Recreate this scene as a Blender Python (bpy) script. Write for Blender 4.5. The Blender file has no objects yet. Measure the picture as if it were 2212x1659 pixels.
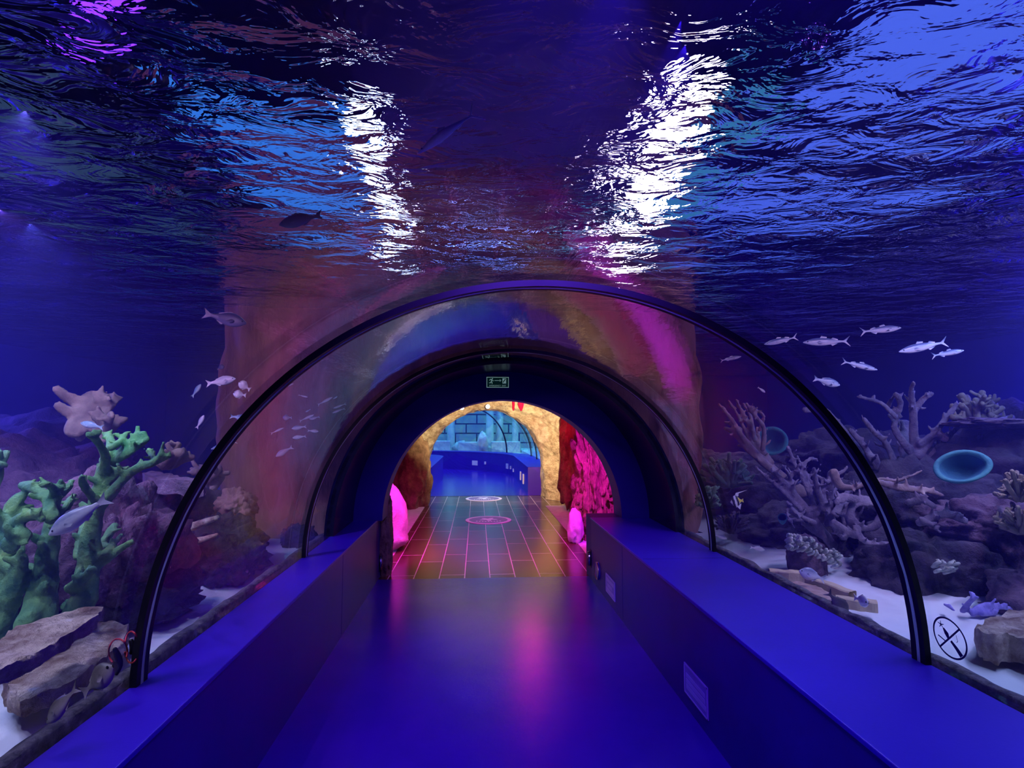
USE_VOLUME = True
import bpy, bmesh, math, random
from mathutils import Vector, Matrix, noise

SC = bpy.context.scene
COL = SC.collection
PI = math.pi
rnd = random.Random(7)

# ------------------------------------------------------------------ camera
F = 1200.0                      # focal length in pixels of the 2212 x 1659 frame
EYE = Vector((0, 0, 1.6))
PITCH = math.atan(90 / F)
YAW = math.atan(76 * math.cos(PITCH) / F)
FWD = Vector((math.sin(YAW) * math.cos(PITCH), math.cos(YAW) * math.cos(PITCH), math.sin(PITCH)))
RGT = Vector((math.cos(YAW), -math.sin(YAW), 0))
UPV = RGT.cross(FWD)
cd = bpy.data.cameras.new('camera')
cam = bpy.data.objects.new('camera', cd)
COL.objects.link(cam)
cd.sensor_width = 36
cd.lens = 36 * F / 2212
cd.clip_start = 0.02
cd.clip_end = 200
cam.matrix_world = Matrix((
    (RGT.x, UPV.x, -FWD.x, EYE.x), (RGT.y, UPV.y, -FWD.y, EYE.y),
    (RGT.z, UPV.z, -FWD.z, EYE.z), (0, 0, 0, 1)))
SC.camera = cam


def ray(u, v):
    return (FWD + RGT * ((u - 1106) / F) + UPV * ((829.5 - v) / F))


def P(u, v, Y):                 # point of the place seen at u, v and lying Y metres down the tunnel
    d = ray(u, v)
    return EYE + d * (Y / d.y)


def Pz(u, v, z):                # the same, lying at height z
    d = ray(u, v)
    return EYE + d * ((z - EYE.z) / d.z)


# ------------------------------------------------------------------ objects
def link(o, parent=None):
    COL.objects.link(o)
    if parent is not None:
        o.parent = parent
    return o


def tag(o, label=None, cat=None, group=None, kind=None):
    if label: o['label'] = label
    if cat: o['category'] = cat
    if group: o['group'] = group
    if kind: o['kind'] = kind
    return o


def thing(name, label, cat, loc=(0, 0, 0), group=None):
    o = bpy.data.objects.new(name, None)
    o.empty_display_size = 0.05
    o.location = loc
    link(o)
    return tag(o, label, cat, group)


def root_loc(o):
    v = Vector((0, 0, 0))
    while o is not None:
        v += Vector(o.location)
        o = o.parent
    return v


def obj(name, bm, mat, parent=None, smooth=True, origin=None, mods=()):
    """Link a bmesh given in world coordinates as one object."""
    off = Vector((0, 0, 0))
    if parent is not None:
        off = root_loc(parent)
        loc = Vector((0, 0, 0))
    elif origin == 'base':
        xs = [v.co for v in bm.verts]
        lo = Vector([min(c[i] for c in xs) for i in range(3)])
        hi = Vector([max(c[i] for c in xs) for i in range(3)])
        off = Vector(((lo.x + hi.x) / 2, (lo.y + hi.y) / 2, lo.z))
        loc = off
    else:
        loc = Vector((0, 0, 0))
    bmesh.ops.translate(bm, verts=bm.verts, vec=-off)
    me = bpy.data.meshes.new(name)
    bm.to_mesh(me)
    bm.free()
    if smooth:
        for p in me.polygons:
            p.use_smooth = True
    for m in (mat if isinstance(mat, (list, tuple)) else [mat]):
        me.materials.append(m)
    o = bpy.data.objects.new(name, me)
    o.location = loc
    link(o, parent)
    for kind, kw in mods:
        md = o.modifiers.new(kind.lower(), kind)
        for k, v in kw.items():
            setattr(md, k, v)
    return o


def struct(name, bm, mat, smooth=False, **kw):
    o = obj(name, bm, mat, None, smooth, **kw)
    o['kind'] = 'structure'
    return o


def add_box(bm, lo, hi, mi=0):
    x0, y0, z0 = lo
    x1, y1, z1 = hi
    vs = [bm.verts.new(p) for p in ((x0, y0, z0), (x1, y0, z0), (x1, y1, z0), (x0, y1, z0),
                                    (x0, y0, z1), (x1, y0, z1), (x1, y1, z1), (x0, y1, z1))]
    for f in ((0, 3, 2, 1), (4, 5, 6, 7), (0, 1, 5, 4), (1, 2, 6, 5), (2, 3, 7, 6), (3, 0, 4, 7)):
        bm.faces.new([vs[i] for i in f]).material_index = mi
    return vs


def box(lo, hi, bevel=0):
    bm = bmesh.new()
    add_box(bm, lo, hi)
    if bevel:
        bmesh.ops.bevel(bm, geom=bm.edges[:], offset=bevel, segments=2, affect='EDGES', profile=0.5)
    return bm


def grid_mesh(pts):
    """pts[i][j] -> quads"""
    bm = bmesh.new()
    vs = [[bm.verts.new(p) for p in row] for row in pts]
    for i in range(len(vs) - 1):
        for j in range(len(vs[0]) - 1):
            bm.faces.new((vs[i][j], vs[i + 1][j], vs[i + 1][j + 1], vs[i][j + 1]))
    return bm


def fr(p, octv=4, sc=1.0, seed=0.0):
    q = Vector(p) * sc + Vector((seed * 7.3, seed * 3.1, -seed * 5.7))
    a, s, f = 0.0, 1.0, 1.0
    for _ in range(octv):
        a += s * noise.noise(q * f)
        s *= 0.5
        f *= 2.05
    return a


def catmull(pts, n):
    P_ = [pts[0]] + list(pts) + [pts[-1]]
    out = []
    for i in range(1, len(P_) - 2):
        a, b, c, d = P_[i - 1], P_[i], P_[i + 1], P_[i + 2]
        for k in range(n):
            t = k / n
            out.append(0.5 * ((2 * b) + (c - a) * t + (2 * a - 5 * b + 4 * c - d) * t * t + (3 * b - a - 3 * c + d) * t ** 3))
    out.append(P_[-2])
    return out


def tube(bm, pts, rad, seg=8, flat=1.0, flat_dir=None, smooth=3, cap=True, wob=0.0, seed=0, mi=0):
    """A swept tube with round ends; rad is a number or one per point."""
    pts = [Vector(p) for p in pts]
    if not hasattr(rad, '__len__'):
        rad = [rad] * len(pts)
    packed = [Vector((p.x, p.y, p.z, r)) for p, r in zip(pts, rad)]
    cp = catmull(packed, smooth) if len(pts) > 2 and smooth > 1 else packed
    c = [Vector((q[0], q[1], q[2])) for q in cp]
    r = [max(q[3], 1e-4) for q in cp]
    if cap:                                       # rounded ends
        d0 = (c[0] - c[1]).normalized(); d1 = (c[-1] - c[-2]).normalized()
        c = [c[0] + d0 * r[0] * .75, c[0] + d0 * r[0] * .5] + c + [c[-1] + d1 * r[-1] * .5, c[-1] + d1 * r[-1] * .75]
        r = [r[0] * .35, r[0] * .8] + r + [r[-1] * .8, r[-1] * .35]
    rings = []
    nrm = None
    for i, p in enumerate(c):
        t = (c[min(i + 1, len(c) - 1)] - c[max(i - 1, 0)])
        if t.length < 1e-9: t = Vector((0, 0, 1))
        t.normalize()
        if nrm is None:
            ref = flat_dir if flat_dir is not None else (Vector((0, 0, 1)) if abs(t.z) < .9 else Vector((1, 0, 0)))
            nrm = (ref - t * ref.dot(t)).normalized()
        else:
            nrm = (nrm - t * nrm.dot(t))
            nrm = nrm.normalized() if nrm.length > 1e-6 else t.orthogonal().normalized()
        b = t.cross(nrm)
        ring = []
        for k in range(seg):
            a = 2 * PI * k / seg
            rr = r[i]
            if wob:
                rr *= 1 + wob * fr(p * 14 + Vector((math.cos(a), math.sin(a), seed)), 2)
            ring.append(bm.verts.new(p + nrm * (math.cos(a) * rr * flat) + b * (math.sin(a) * rr)))
        rings.append(ring)
    for i in range(len(rings) - 1):
        for k in range(seg):
            bm.faces.new((rings[i][k], rings[i][(k + 1) % seg], rings[i + 1][(k + 1) % seg], rings[i + 1][k])).material_index = mi
    bm.faces.new(list(reversed(rings[0]))).material_index = mi
    bm.faces.new(rings[-1]).material_index = mi
    return bm


def rock_bm(center, size, seed, sub=4, amp=.28, freq=1.3, rot=0.0, ridg=0.0):
    bm = bmesh.new()
    bmesh.ops.create_icosphere(bm, subdivisions=sub, radius=1)
    for v in bm.verts:
        n = v.co.normalized()
        d = 1 + amp * fr(n, 5, freq, seed)
        if ridg:
            d += ridg * abs(noise.noise(n * freq * 3.1 + Vector((seed, 0, 0))))
        co = Vector((n.x * d * size[0], n.y * d * size[1], n.z * d * size[2]))
        v.co = Matrix.Rotation(rot, 3, 'Z') @ co + Vector(center)
    return bm


def slab_bm(top, thick, seed, amp=.012, cuts=5):
    """Flat stone: a polygon of world points given thickness downwards, then roughened."""
    bm = bmesh.new()
    vs = [bm.verts.new(p) for p in top]
    f = bm.faces.new(vs)
    bmesh.ops.recalc_face_normals(bm, faces=[f])
    r = bmesh.ops.extrude_face_region(bm, geom=[f])
    for v in [e for e in r['geom'] if isinstance(e, bmesh.types.BMVert)]:
        v.co.z -= thick
    bmesh.ops.triangulate(bm, faces=bm.faces[:])
    bmesh.ops.subdivide_edges(bm, edges=bm.edges[:], cuts=cuts, use_grid_fill=True)
    bmesh.ops.recalc_face_normals(bm, faces=bm.faces[:])
    bm.normal_update()
    for v in bm.verts:
        v.co += v.normal * amp * 1.6 * fr(v.co, 4, 9, seed) + Vector((0, 0, amp * fr(v.co, 3, 30, seed + 1)))
    return bm


def text(name, body, size, mat, parent, loc, rot, ext=0.0006):
    cu = bpy.data.curves.new(name, 'FONT')
    cu.body = body
    cu.size = size
    cu.extrude = ext
    cu.align_x = 'CENTER'
    cu.align_y = 'CENTER'
    cu.materials.append(mat)
    o = bpy.data.objects.new(name, cu)
    o.location = Vector(loc) - (root_loc(parent) if parent else Vector((0, 0, 0)))
    link(o)
    bpy.context.view_layer.update()
    me = bpy.data.meshes.new_from_object(o.evaluated_get(bpy.context.evaluated_depsgraph_get()))
    loc = o.location.copy()
    bpy.data.objects.remove(o)
    m_ = bpy.data.objects.new(name, me)
    m_.location = loc
    m_.rotation_euler = rot
    return link(m_, parent)


# ------------------------------------------------------------------ materials
def new_mat(name):
    m = bpy.data.materials.new(name)
    m.use_nodes = True
    m.node_tree.nodes.clear()
    return m, m.node_tree.nodes, m.node_tree.links


def pm(name, c1, c2=None, scale=4.0, rough=.6, bump=0.0, bscale=20.0, spec=.5, metal=0.0, detail=5.0,
       emit=None, es=0.0, stretch=None, c3=None):
    m, N, L = new_mat(name)
    out = N.new('ShaderNodeOutputMaterial')
    b = N.new('ShaderNodeBsdfPrincipled')
    L.new(b.outputs[0], out.inputs[0])
    b.inputs['Roughness'].default_value = rough
    b.inputs['Metallic'].default_value = metal
    b.inputs['Specular IOR Level'].default_value = spec
    b.inputs['Base Color'].default_value = (*c1, 1)
    tc = N.new('ShaderNodeTexCoord')
    vec = tc.outputs['Object']
    if stretch:
        mp = N.new('ShaderNodeMapping')
        mp.inputs['Scale'].default_value = stretch
        L.new(vec, mp.inputs[0])
        vec = mp.outputs[0]
    if c2:
        n = N.new('ShaderNodeTexNoise')
        n.inputs['Scale'].default_value = scale
        n.inputs['Detail'].default_value = detail
        n.inputs['Roughness'].default_value = .62
        L.new(vec, n.inputs['Vector'])
        r = N.new('ShaderNodeValToRGB')
        r.color_ramp.elements[0].position = .36
        r.color_ramp.elements[0].color = (*c1, 1)
        r.color_ramp.elements[1].position = .64
        r.color_ramp.elements[1].color = (*c2, 1)
        if c3:
            e = r.color_ramp.elements.new(.8)
            e.color = (*c3, 1)
        L.new(n.outputs['Fac'], r.inputs[0])
        L.new(r.outputs[0], b.inputs['Base Color'])
    if bump:
        n2 = N.new('ShaderNodeTexNoise')
        n2.inputs['Scale'].default_value = bscale
        n2.inputs['Detail'].default_value = 6
        n2.inputs['Roughness'].default_value = .65
        L.new(vec, n2.inputs['Vector'])
        bp = N.new('ShaderNodeBump')
        bp.inputs['Strength'].default_value = 1
        bp.inputs['Distance'].default_value = bump
        L.new(n2.outputs['Fac'], bp.inputs['Height'])
        L.new(bp.outputs[0], b.inputs['Normal'])
    if emit:
        b.inputs['Emission Color'].default_value = (*emit, 1)
        b.inputs['Emission Strength'].default_value = es
    return m


def emission(name, col, strength):
    m, N, L = new_mat(name)
    out = N.new('ShaderNodeOutputMaterial')
    e = N.new('ShaderNodeEmission')
    e.inputs[0].default_value = (*col, 1)
    e.inputs[1].default_value = strength
    L.new(e.outputs[0], out.inputs[0])
    return m


def acrylic(name, f0=.05, tint=(.97, .985, 1), bump=.0006):
    """Clear acrylic sheet: what is behind shows through, more reflection towards grazing view."""
    m, N, L = new_mat(name)
    out = N.new('ShaderNodeOutputMaterial')
    lw = N.new('ShaderNodeLayerWeight'); lw.inputs['Blend'].default_value = .5
    pw = N.new('ShaderNodeMath'); pw.operation = 'POWER'; pw.inputs[1].default_value = 5.0
    L.new(lw.outputs['Facing'], pw.inputs[0])
    ma = N.new('ShaderNodeMath'); ma.operation = 'MULTIPLY_ADD'
    ma.inputs[1].default_value = 1 - f0; ma.inputs[2].default_value = f0
    L.new(pw.outputs[0], ma.inputs[0])
    t = N.new('ShaderNodeBsdfTransparent'); t.inputs[0].default_value = (*tint, 1)
    g = N.new('ShaderNodeBsdfGlossy'); g.inputs['Roughness'].default_value = .035
    tc = N.new('ShaderNodeTexCoord')
    mp = N.new('ShaderNodeMapping'); mp.inputs['Scale'].default_value = (1, .25, 1)
    L.new(tc.outputs['Object'], mp.inputs[0])
    n = N.new('ShaderNodeTexNoise'); n.inputs['Scale'].default_value = 9; n.inputs['Detail'].default_value = 4
    L.new(mp.outputs[0], n.inputs['Vector'])
    bp = N.new('ShaderNodeBump'); bp.inputs['Strength'].default_value = .6; bp.inputs['Distance'].default_value = bump * 4
    L.new(n.outputs['Fac'], bp.inputs['Height'])
    L.new(bp.outputs[0], g.inputs['Normal'])
    mx = N.new('ShaderNodeMixShader')
    L.new(ma.outputs[0], mx.inputs[0]); L.new(t.outputs[0], mx.inputs[1]); L.new(g.outputs[0], mx.inputs[2])
    L.new(mx.outputs[0], out.inputs[0])
    return m


def water_surface(name, ior=1.07):
    m, N, L = new_mat(name)
    out = N.new('ShaderNodeOutputMaterial')
    g = N.new('ShaderNodeBsdfGlass')
    g.inputs['Color'].default_value = (.9, .95, 1, 1)
    g.inputs['Roughness'].default_value = .02
    g.inputs['IOR'].default_value = ior
    tc = N.new('ShaderNodeTexCoord')
    n1 = N.new('ShaderNodeTexNoise'); n1.inputs['Scale'].default_value = 5.0; n1.inputs['Detail'].default_value = 3.6
    n1.inputs['Roughness'].default_value = .55; n1.inputs['Distortion'].default_value = .7
    n2 = N.new('ShaderNodeTexNoise'); n2.inputs['Scale'].default_value = 1.1; n2.inputs['Detail'].default_value = 1
    mp = N.new('ShaderNodeMapping'); mp.inputs['Scale'].default_value = (.85, 1.25, 1)
    L.new(tc.outputs['Object'], mp.inputs[0])
    L.new(mp.outputs[0], n1.inputs['Vector']); L.new(mp.outputs[0], n2.inputs['Vector'])
    a = N.new('ShaderNodeMath'); a.operation = 'MULTIPLY_ADD'; a.inputs[1].default_value = 3.0
    L.new(n2.outputs['Fac'], a.inputs[0]); L.new(n1.outputs['Fac'], a.inputs[2])
    bp = N.new('ShaderNodeBump'); bp.inputs['Strength'].default_value = 1.0; bp.inputs['Distance'].default_value = .074
    L.new(a.outputs[0], bp.inputs['Height'])
    L.new(bp.outputs[0], g.inputs['Normal'])
    L.new(g.outputs[0], out.inputs[0])
    return m


def water_volume(name, dens=.05):
    m, N, L = new_mat(name)
    out = N.new('ShaderNodeOutputMaterial')
    s = N.new('ShaderNodeVolumeScatter'); s.inputs['Color'].default_value = (.22, .2, 1, 1)
    s.inputs['Density'].default_value = dens; s.inputs['Anisotropy'].default_value = .2
    a = N.new('ShaderNodeVolumeAbsorption'); a.inputs['Color'].default_value = (.35, .45, .92, 1)
    a.inputs['Density'].default_value = .10
    ad = N.new('ShaderNodeAddShader')
    L.new(s.outputs[0], ad.inputs[0]); L.new(a.outputs[0], ad.inputs[1])
    L.new(ad.outputs[0], out.inputs['Volume'])
    return m


def tile_mat(name):
    m, N, L = new_mat(name)
    out = N.new('ShaderNodeOutputMaterial')
    b = N.new('ShaderNodeBsdfPrincipled')
    L.new(b.outputs[0], out.inputs[0])
    tc = N.new('ShaderNodeTexCoord')
    mp = N.new('ShaderNodeMapping')
    mp.inputs['Rotation'].default_value = (0, 0, PI / 2)
    mp.inputs['Location'].default_value = (.1, .925, 0)
    L.new(tc.outputs['Object'], mp.inputs[0])
    br = N.new('ShaderNodeTexBrick')
    br.inputs['Scale'].default_value = 1
    br.inputs['Brick Width'].default_value = .95
    br.inputs['Row Height'].default_value = .268
    br.inputs['Mortar Size'].default_value = .0055
    br.inputs['Mortar Smooth'].default_value = .1
    br.inputs['Color1'].default_value = (.10, .05, .035, 1)
    br.inputs['Color2'].default_value = (.16, .085, .06, 1)
    br.inputs['Mortar'].default_value = (.8, .75, .78, 1)
    br.offset = .37
    L.new(mp.outputs[0], br.inputs['Vector'])
    n = N.new('ShaderNodeTexNoise'); n.inputs['Scale'].default_value = 7; n.inputs['Detail'].default_value = 6
    L.new(tc.outputs['Object'], n.inputs['Vector'])
    mx = N.new('ShaderNodeMixRGB'); mx.blend_type = 'MULTIPLY'; mx.inputs[0].default_value = .5
    L.new(br.outputs['Color'], mx.inputs[1]); L.new(n.outputs['Color'], mx.inputs[2])
    L.new(mx.outputs[0], b.inputs['Base Color'])
    b.inputs['Roughness'].default_value = .22
    b.inputs['Specular IOR Level'].default_value = .5
    bp = N.new('ShaderNodeBump'); bp.inputs['Distance'].default_value = .0012; bp.inputs['Strength'].default_value = .7
    L.new(n.outputs['Fac'], bp.inputs['Height']); L.new(bp.outputs[0], b.inputs['Normal'])
    return m


def block_mat(name):
    m, N, L = new_mat(name)
    out = N.new('ShaderNodeOutputMaterial')
    b = N.new('ShaderNodeBsdfPrincipled'); b.inputs['Roughness'].default_value = .85
    L.new(b.outputs[0], out.inputs[0])
    tc = N.new('ShaderNodeTexCoord')
    mp = N.new('ShaderNodeMapping'); mp.inputs['Rotation'].default_value = (PI / 2, 0, 0)
    L.new(tc.outputs['Object'], mp.inputs[0])
    br = N.new('ShaderNodeTexBrick')
    br.inputs['Scale'].default_value = 1
    br.inputs['Brick Width'].default_value = .95
    br.inputs['Row Height'].default_value = .42
    br.inputs['Mortar Size'].default_value = .035
    br.inputs['Mortar Smooth'].default_value = .3
    br.inputs['Color1'].default_value = (.35, .42, .42, 1)
    br.inputs['Color2'].default_value = (.5, .56, .52, 1)
    br.inputs['Mortar'].default_value = (.02, .03, .05, 1)
    L.new(mp.outputs[0], br.inputs['Vector'])
    n = N.new('ShaderNodeTexNoise'); n.inputs['Scale'].default_value = 3; n.inputs['Detail'].default_value = 6
    L.new(tc.outputs['Object'], n.inputs['Vector'])
    mx = N.new('ShaderNodeMixRGB'); mx.blend_type = 'MULTIPLY'; mx.inputs[0].default_value = .6
    L.new(br.outputs['Color'], mx.inputs[1]); L.new(n.outputs['Color'], mx.inputs[2])
    L.new(mx.outputs[0], b.inputs['Base Color'])
    return m


def fish_mat(name, back, side, belly, rough=.35, spots=0.0):
    m, N, L = new_mat(name)
    out = N.new('ShaderNodeOutputMaterial')
    b = N.new('ShaderNodeBsdfPrincipled'); b.inputs['Roughness'].default_value = rough
    L.new(b.outputs[0], out.inputs[0])
    tc = N.new('ShaderNodeTexCoord'); sp = N.new('ShaderNodeSeparateXYZ')
    L.new(tc.outputs['Generated'], sp.inputs[0])
    n = N.new('ShaderNodeTexNoise'); n.inputs['Scale'].default_value = 9; n.inputs['Detail'].default_value = 4
    L.new(tc.outputs['Generated'], n.inputs['Vector'])
    ad = N.new('ShaderNodeMath'); ad.operation = 'MULTIPLY_ADD'; ad.inputs[1].default_value = .25
    L.new(n.outputs['Fac'], ad.inputs[0]); L.new(sp.outputs['Z'], ad.inputs[2])
    r = N.new('ShaderNodeValToRGB')
    r.color_ramp.elements[0].position = .3; r.color_ramp.elements[0].color = (*belly, 1)
    r.color_ramp.elements[1].position = .9; r.color_ramp.elements[1].color = (*back, 1)
    e = r.color_ramp.elements.new(.62); e.color = (*side, 1)
    L.new(ad.outputs[0], r.inputs[0])
    L.new(r.outputs[0], b.inputs['Base Color'])
    return m


M = {}
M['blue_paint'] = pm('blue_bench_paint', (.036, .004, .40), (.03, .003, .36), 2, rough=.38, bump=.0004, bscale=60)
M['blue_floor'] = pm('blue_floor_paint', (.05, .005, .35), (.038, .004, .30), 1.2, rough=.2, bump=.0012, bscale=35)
M['blue_front_shade'] = pm('bench_front_shade_blue', (.02, .008, .2), (.016, .006, .17), 2, rough=.4, bump=.0004, bscale=60)  # darker than the bench tops: shade on the fronts put into the colour
M['blue_dark'] = pm('dark_blue_portal_paint', (.012, .006, .16), rough=.5)
M['collar'] = pm('black_blue_collar', (.004, .004, .02), rough=.25)
M['black'] = pm('black_rib', (.006, .005, .010), rough=.45, spec=.2)
def translucent(name, col):
    m, N, L = new_mat(name)
    out = N.new('ShaderNodeOutputMaterial')
    t = N.new('ShaderNodeBsdfTranslucent'); t.inputs[0].default_value = (*col, 1)
    d = N.new('ShaderNodeBsdfDiffuse'); d.inputs[0].default_value = (*col, 1)
    mx = N.new('ShaderNodeMixShader'); mx.inputs[0].default_value = .25
    L.new(t.outputs[0], mx.inputs[1]); L.new(d.outputs[0], mx.inputs[2]); L.new(mx.outputs[0], out.inputs[0])
    return m
M['seal'] = translucent('pale_sealant', (.8, .85, .9))
M['sand'] = pm('white_sand', (.72, .72, .74), (.82, .82, .82), 3, rough=.9, bump=.012, bscale=7, detail=6)
M['kerb'] = pm('dark_rubble_kerb', (.03, .025, .035), (.16, .14, .15), 22, rough=.8, bump=.02, bscale=40, c3=(.4, .38, .4))
M['rock_brown'] = pm('brown_rock', (.20, .085, .08), (.34, .16, .14), 2.2, rough=.85, bump=.05, bscale=4, stretch=(1.6, 1.6, .5))
M['rock_reef'] = pm('purple_reef_rock', (.07, .04, .075), (.20, .12, .16), 4, rough=.9, bump=.05, bscale=9)
M['rock_dark'] = pm('dark_reef_rock', (.02, .016, .03), (.07, .048, .07), 4, rough=.9, bump=.05, bscale=9)
M['rock_pale'] = pm('pale_slab_rock', (.26, .15, .10), (.78, .60, .46), 9, rough=.9, bump=.05, bscale=26, c3=(.85, .80, .98))
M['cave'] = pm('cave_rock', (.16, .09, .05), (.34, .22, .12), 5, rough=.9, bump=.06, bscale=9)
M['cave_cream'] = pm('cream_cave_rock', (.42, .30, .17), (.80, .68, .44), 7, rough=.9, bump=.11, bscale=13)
M['green'] = pm('green_coral', (.05, .22, .09), (.20, .44, .11), 6, rough=.7, bump=.016, bscale=24, c3=(.55, .55, .12))
M['green_dark'] = pm('dark_green_coral', (.05, .12, .08), (.14, .24, .12), 8, rough=.75, bump=.01, bscale=30)
M['beige'] = pm('beige_coral', (.17, .13, .09), (.36, .29, .19), 6, rough=.75, bump=.01, bscale=26)
M['elk'] = pm('lilac_coral', (.11, .08, .14), (.28, .22, .27), 9, rough=.7, bump=.014, bscale=34, c3=(.62, .46, .36))
M['elk2'] = pm('tan_coral', (.17, .11, .12), (.40, .28, .24), 6, rough=.7, bump=.008, bscale=30, c3=(.6, .5, .38))
M['teal'] = pm('teal_sponge', (.05, .24, .28), (.08, .34, .32), 9, rough=.8, bump=.006, bscale=40)
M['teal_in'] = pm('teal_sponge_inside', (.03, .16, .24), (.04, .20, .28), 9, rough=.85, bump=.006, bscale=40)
M['tuft'] = pm('pale_tuft_coral', (.30, .36, .30), (.62, .62, .5), 14, rough=.6)
M['purple'] = pm('purple_coral', (.16, .13, .5), (.45, .38, .8), 9, rough=.6, bump=.01, bscale=26)
M['wood'] = pm('pale_driftwood', (.50, .38, .22), (.70, .56, .34), 9, rough=.8, bump=.004, bscale=40, stretch=(1, .3, 1))
M['wood_cut'] = pm('cut_wood', (.36, .22, .15), (.55, .38, .28), 18, rough=.8, bump=.004, bscale=50)
M['red'] = pm('red_cable', (.45, .02, .02), rough=.4)
M['tile'] = tile_mat('brown_plank_tiles')
M['pebble'] = pm('pale_floor_edge', (.55, .5, .55), (.7, .66, .7), 8, rough=.85, bump=.01, bscale=30)
M['white'] = pm('white_plastic', (.75, .75, .78), rough=.5)
M['plate'] = pm('lilac_sign_plate', (.28, .2, .55), rough=.4)
M['plate_line'] = pm('pale_sign_line', (.5, .4, .7), rough=.45)
M['chrome'] = pm('chrome', (.6, .6, .65), rough=.2, metal=1)
M['sign_green'] = pm('exit_sign_green', (.004, .07, .045), rough=.5, emit=(.02, .3, .2), es=.02)
M['sign_white'] = pm('exit_sign_white', (.55, .75, .68), rough=.5, emit=(.5, .85, .75), es=.22)
M['decal'] = pm('navy_decal', (.008, .006, .05), rough=.5)
M['stone_block'] = block_mat('stone_blocks')
M['stone'] = pm('pale_ruin_stone', (.4, .46, .44), (.6, .64, .56), 4, rough=.85, bump=.02, bscale=9)
M['wall_blue'] = pm('blue_tank_wall', (.05, .05, .34), (.07, .065, .42), .8, rough=.9)
M['hall'] = pm('dark_hall', (.02, .015, .10), rough=.9)
M['cyan_wall'] = pm('cyan_tank_ceiling', (.06, .35, .6), (.1, .45, .65), 1, rough=.9)
M['sticker'] = pm('white_floor_sticker', (.78, .8, .8), rough=.4)
M['sticker_dark'] = pm('dark_floor_sticker', (.20, .12, .22), rough=.4)
M['acrylic'] = acrylic('tunnel_acrylic', .015)
M['water'] = water_surface('rippled_water_surface')
M['volume'] = water_volume('tank_water', .03)
M['fish_silver'] = fish_mat('silver_fish_skin', (.22, .24, .34), (.62, .64, .7), (.8, .8, .82))
M['fish_blue'] = fish_mat('blue_silver_fish_skin', (.10, .16, .32), (.45, .6, .75), (.75, .8, .85))
M['fish_grey'] = fish_mat('grey_brown_fish_skin', (.07, .055, .05), (.17, .14, .12), (.30, .26, .24), .5)
M['fish_dark'] = fish_mat('dark_fish_skin', (.04, .04, .07), (.07, .07, .12), (.12, .12, .2), .5)
M['fish_pale'] = fish_mat('pale_fish_skin', (.5, .45, .48), (.75, .7, .72), (.85, .82, .82))
M['fish_teal'] = fish_mat('teal_fish_skin', (.15, .3, .34), (.3, .5, .5), (.5, .62, .6))
M['eye'] = pm('fish_eye', (.01, .01, .012), rough=.1)
M['idol_white'] = pm('idol_white', (.8, .8, .78), rough=.5)
M['idol_black'] = pm('idol_black', (.01, .01, .015), rough=.5)
M['idol_yellow'] = pm('idol_yellow', (.8, .72, .06), rough=.5)
# ------------------------------------------------------------------ tunnel measurements
CX, BZ, R = .28, .64, 1.55       # arch centre, bench top, acrylic radius
XL, XR = -1.02, 1.20             # floor edges
Y0, Y_RIB = -2.6, (2.236, 4.25)
Y_COLLAR, Y_PORTAL, Y_FLOOR = 5.0, 5.78, 6.0
WATER = 2.8
SAND = .5


def arch(r, a, y, cx=CX, cz=BZ):
    return Vector((cx + r * math.cos(a), y, cz + r * math.sin(a)))


def half_shell(r0, r1, y0, y1, n=64):
    """Half cylinder of real thickness."""
    bm = bmesh.new()
    L_ = []
    for i in range(n + 1):
        a = PI * i / n
        L_.append([bm.verts.new(arch(r, a, y)) for r, y in ((r0, y0), (r0, y1), (r1, y1), (r1, y0))])
    for i in range(n):
        for k in range(4):
            bm.faces.new((L_[i][k], L_[i + 1][k], L_[i + 1][(k + 1) % 4], L_[i][(k + 1) % 4]))
    bm.faces.new(L_[0]); bm.faces.new(list(reversed(L_[-1])))
    bmesh.ops.recalc_face_normals(bm, faces=bm.faces[:])
    return bm


# ---- floor of the tunnel and of the cave
struct('floor_blue', box((XL - .02, Y0, -.1), (XR + .02, Y_FLOOR, 0)), M['blue_floor'])
struct('trim_1', box((XL, .955, .0), (XR, .962, .0012)), M['blue_dark'])      # seam in the floor sheet

# ---- benches
bl = thing('bench', 'blue painted bench along the left side of the walkway under the green coral', 'bench', (XL, 0, 0))
obj('front_panel', box((XL - .04, Y0, 0), (XL, 5.85, BZ - .02)), M['blue_front_shade'], bl, False)
obj('bench_top', box((CX - R + .0, Y0, BZ - .02), (XL + .012, 5.85, BZ), .004), M['blue_paint'], bl, False)
obj('panel_seam', box((XL, 4.42, .02), (XL + .002, 4.426, BZ - .03)), M['blue_dark'], bl, False)
br_ = thing('bench', 'wide blue painted bench along the right side of the walkway, with two info plates', 'bench', (XR, 0, 0))
obj('front_panel', box((XR, Y0, 0), (XR + .04, 5.85, BZ - .02)), M['blue_front_shade'], br_, False)
obj('bench_top', box((XR - .012, Y0, BZ - .02), (CX + R, 5.85, BZ), .004), M['blue_paint'], br_, False)
obj('panel_seam', box((XR - .002, 4.6, .02), (XR, 4.606, BZ - .03)), M['blue_dark'], br_, False)
obj('top_seam', box((XR, 4.02, BZ), (1.8, 4.026, BZ + .001)), M['blue_dark'], br_, False)

# ---- acrylic panels between the ribs
RO = R + .05
edges = [Y0, Y_RIB[0], Y_RIB[1], Y_COLLAR]
for i in range(3):
    struct('window_%d' % (i + 1), half_shell(R, RO, edges[i], edges[i + 1], 96), M['acrylic'], True, mods=(('EDGE_SPLIT', {'split_angle': .6}),))

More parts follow.
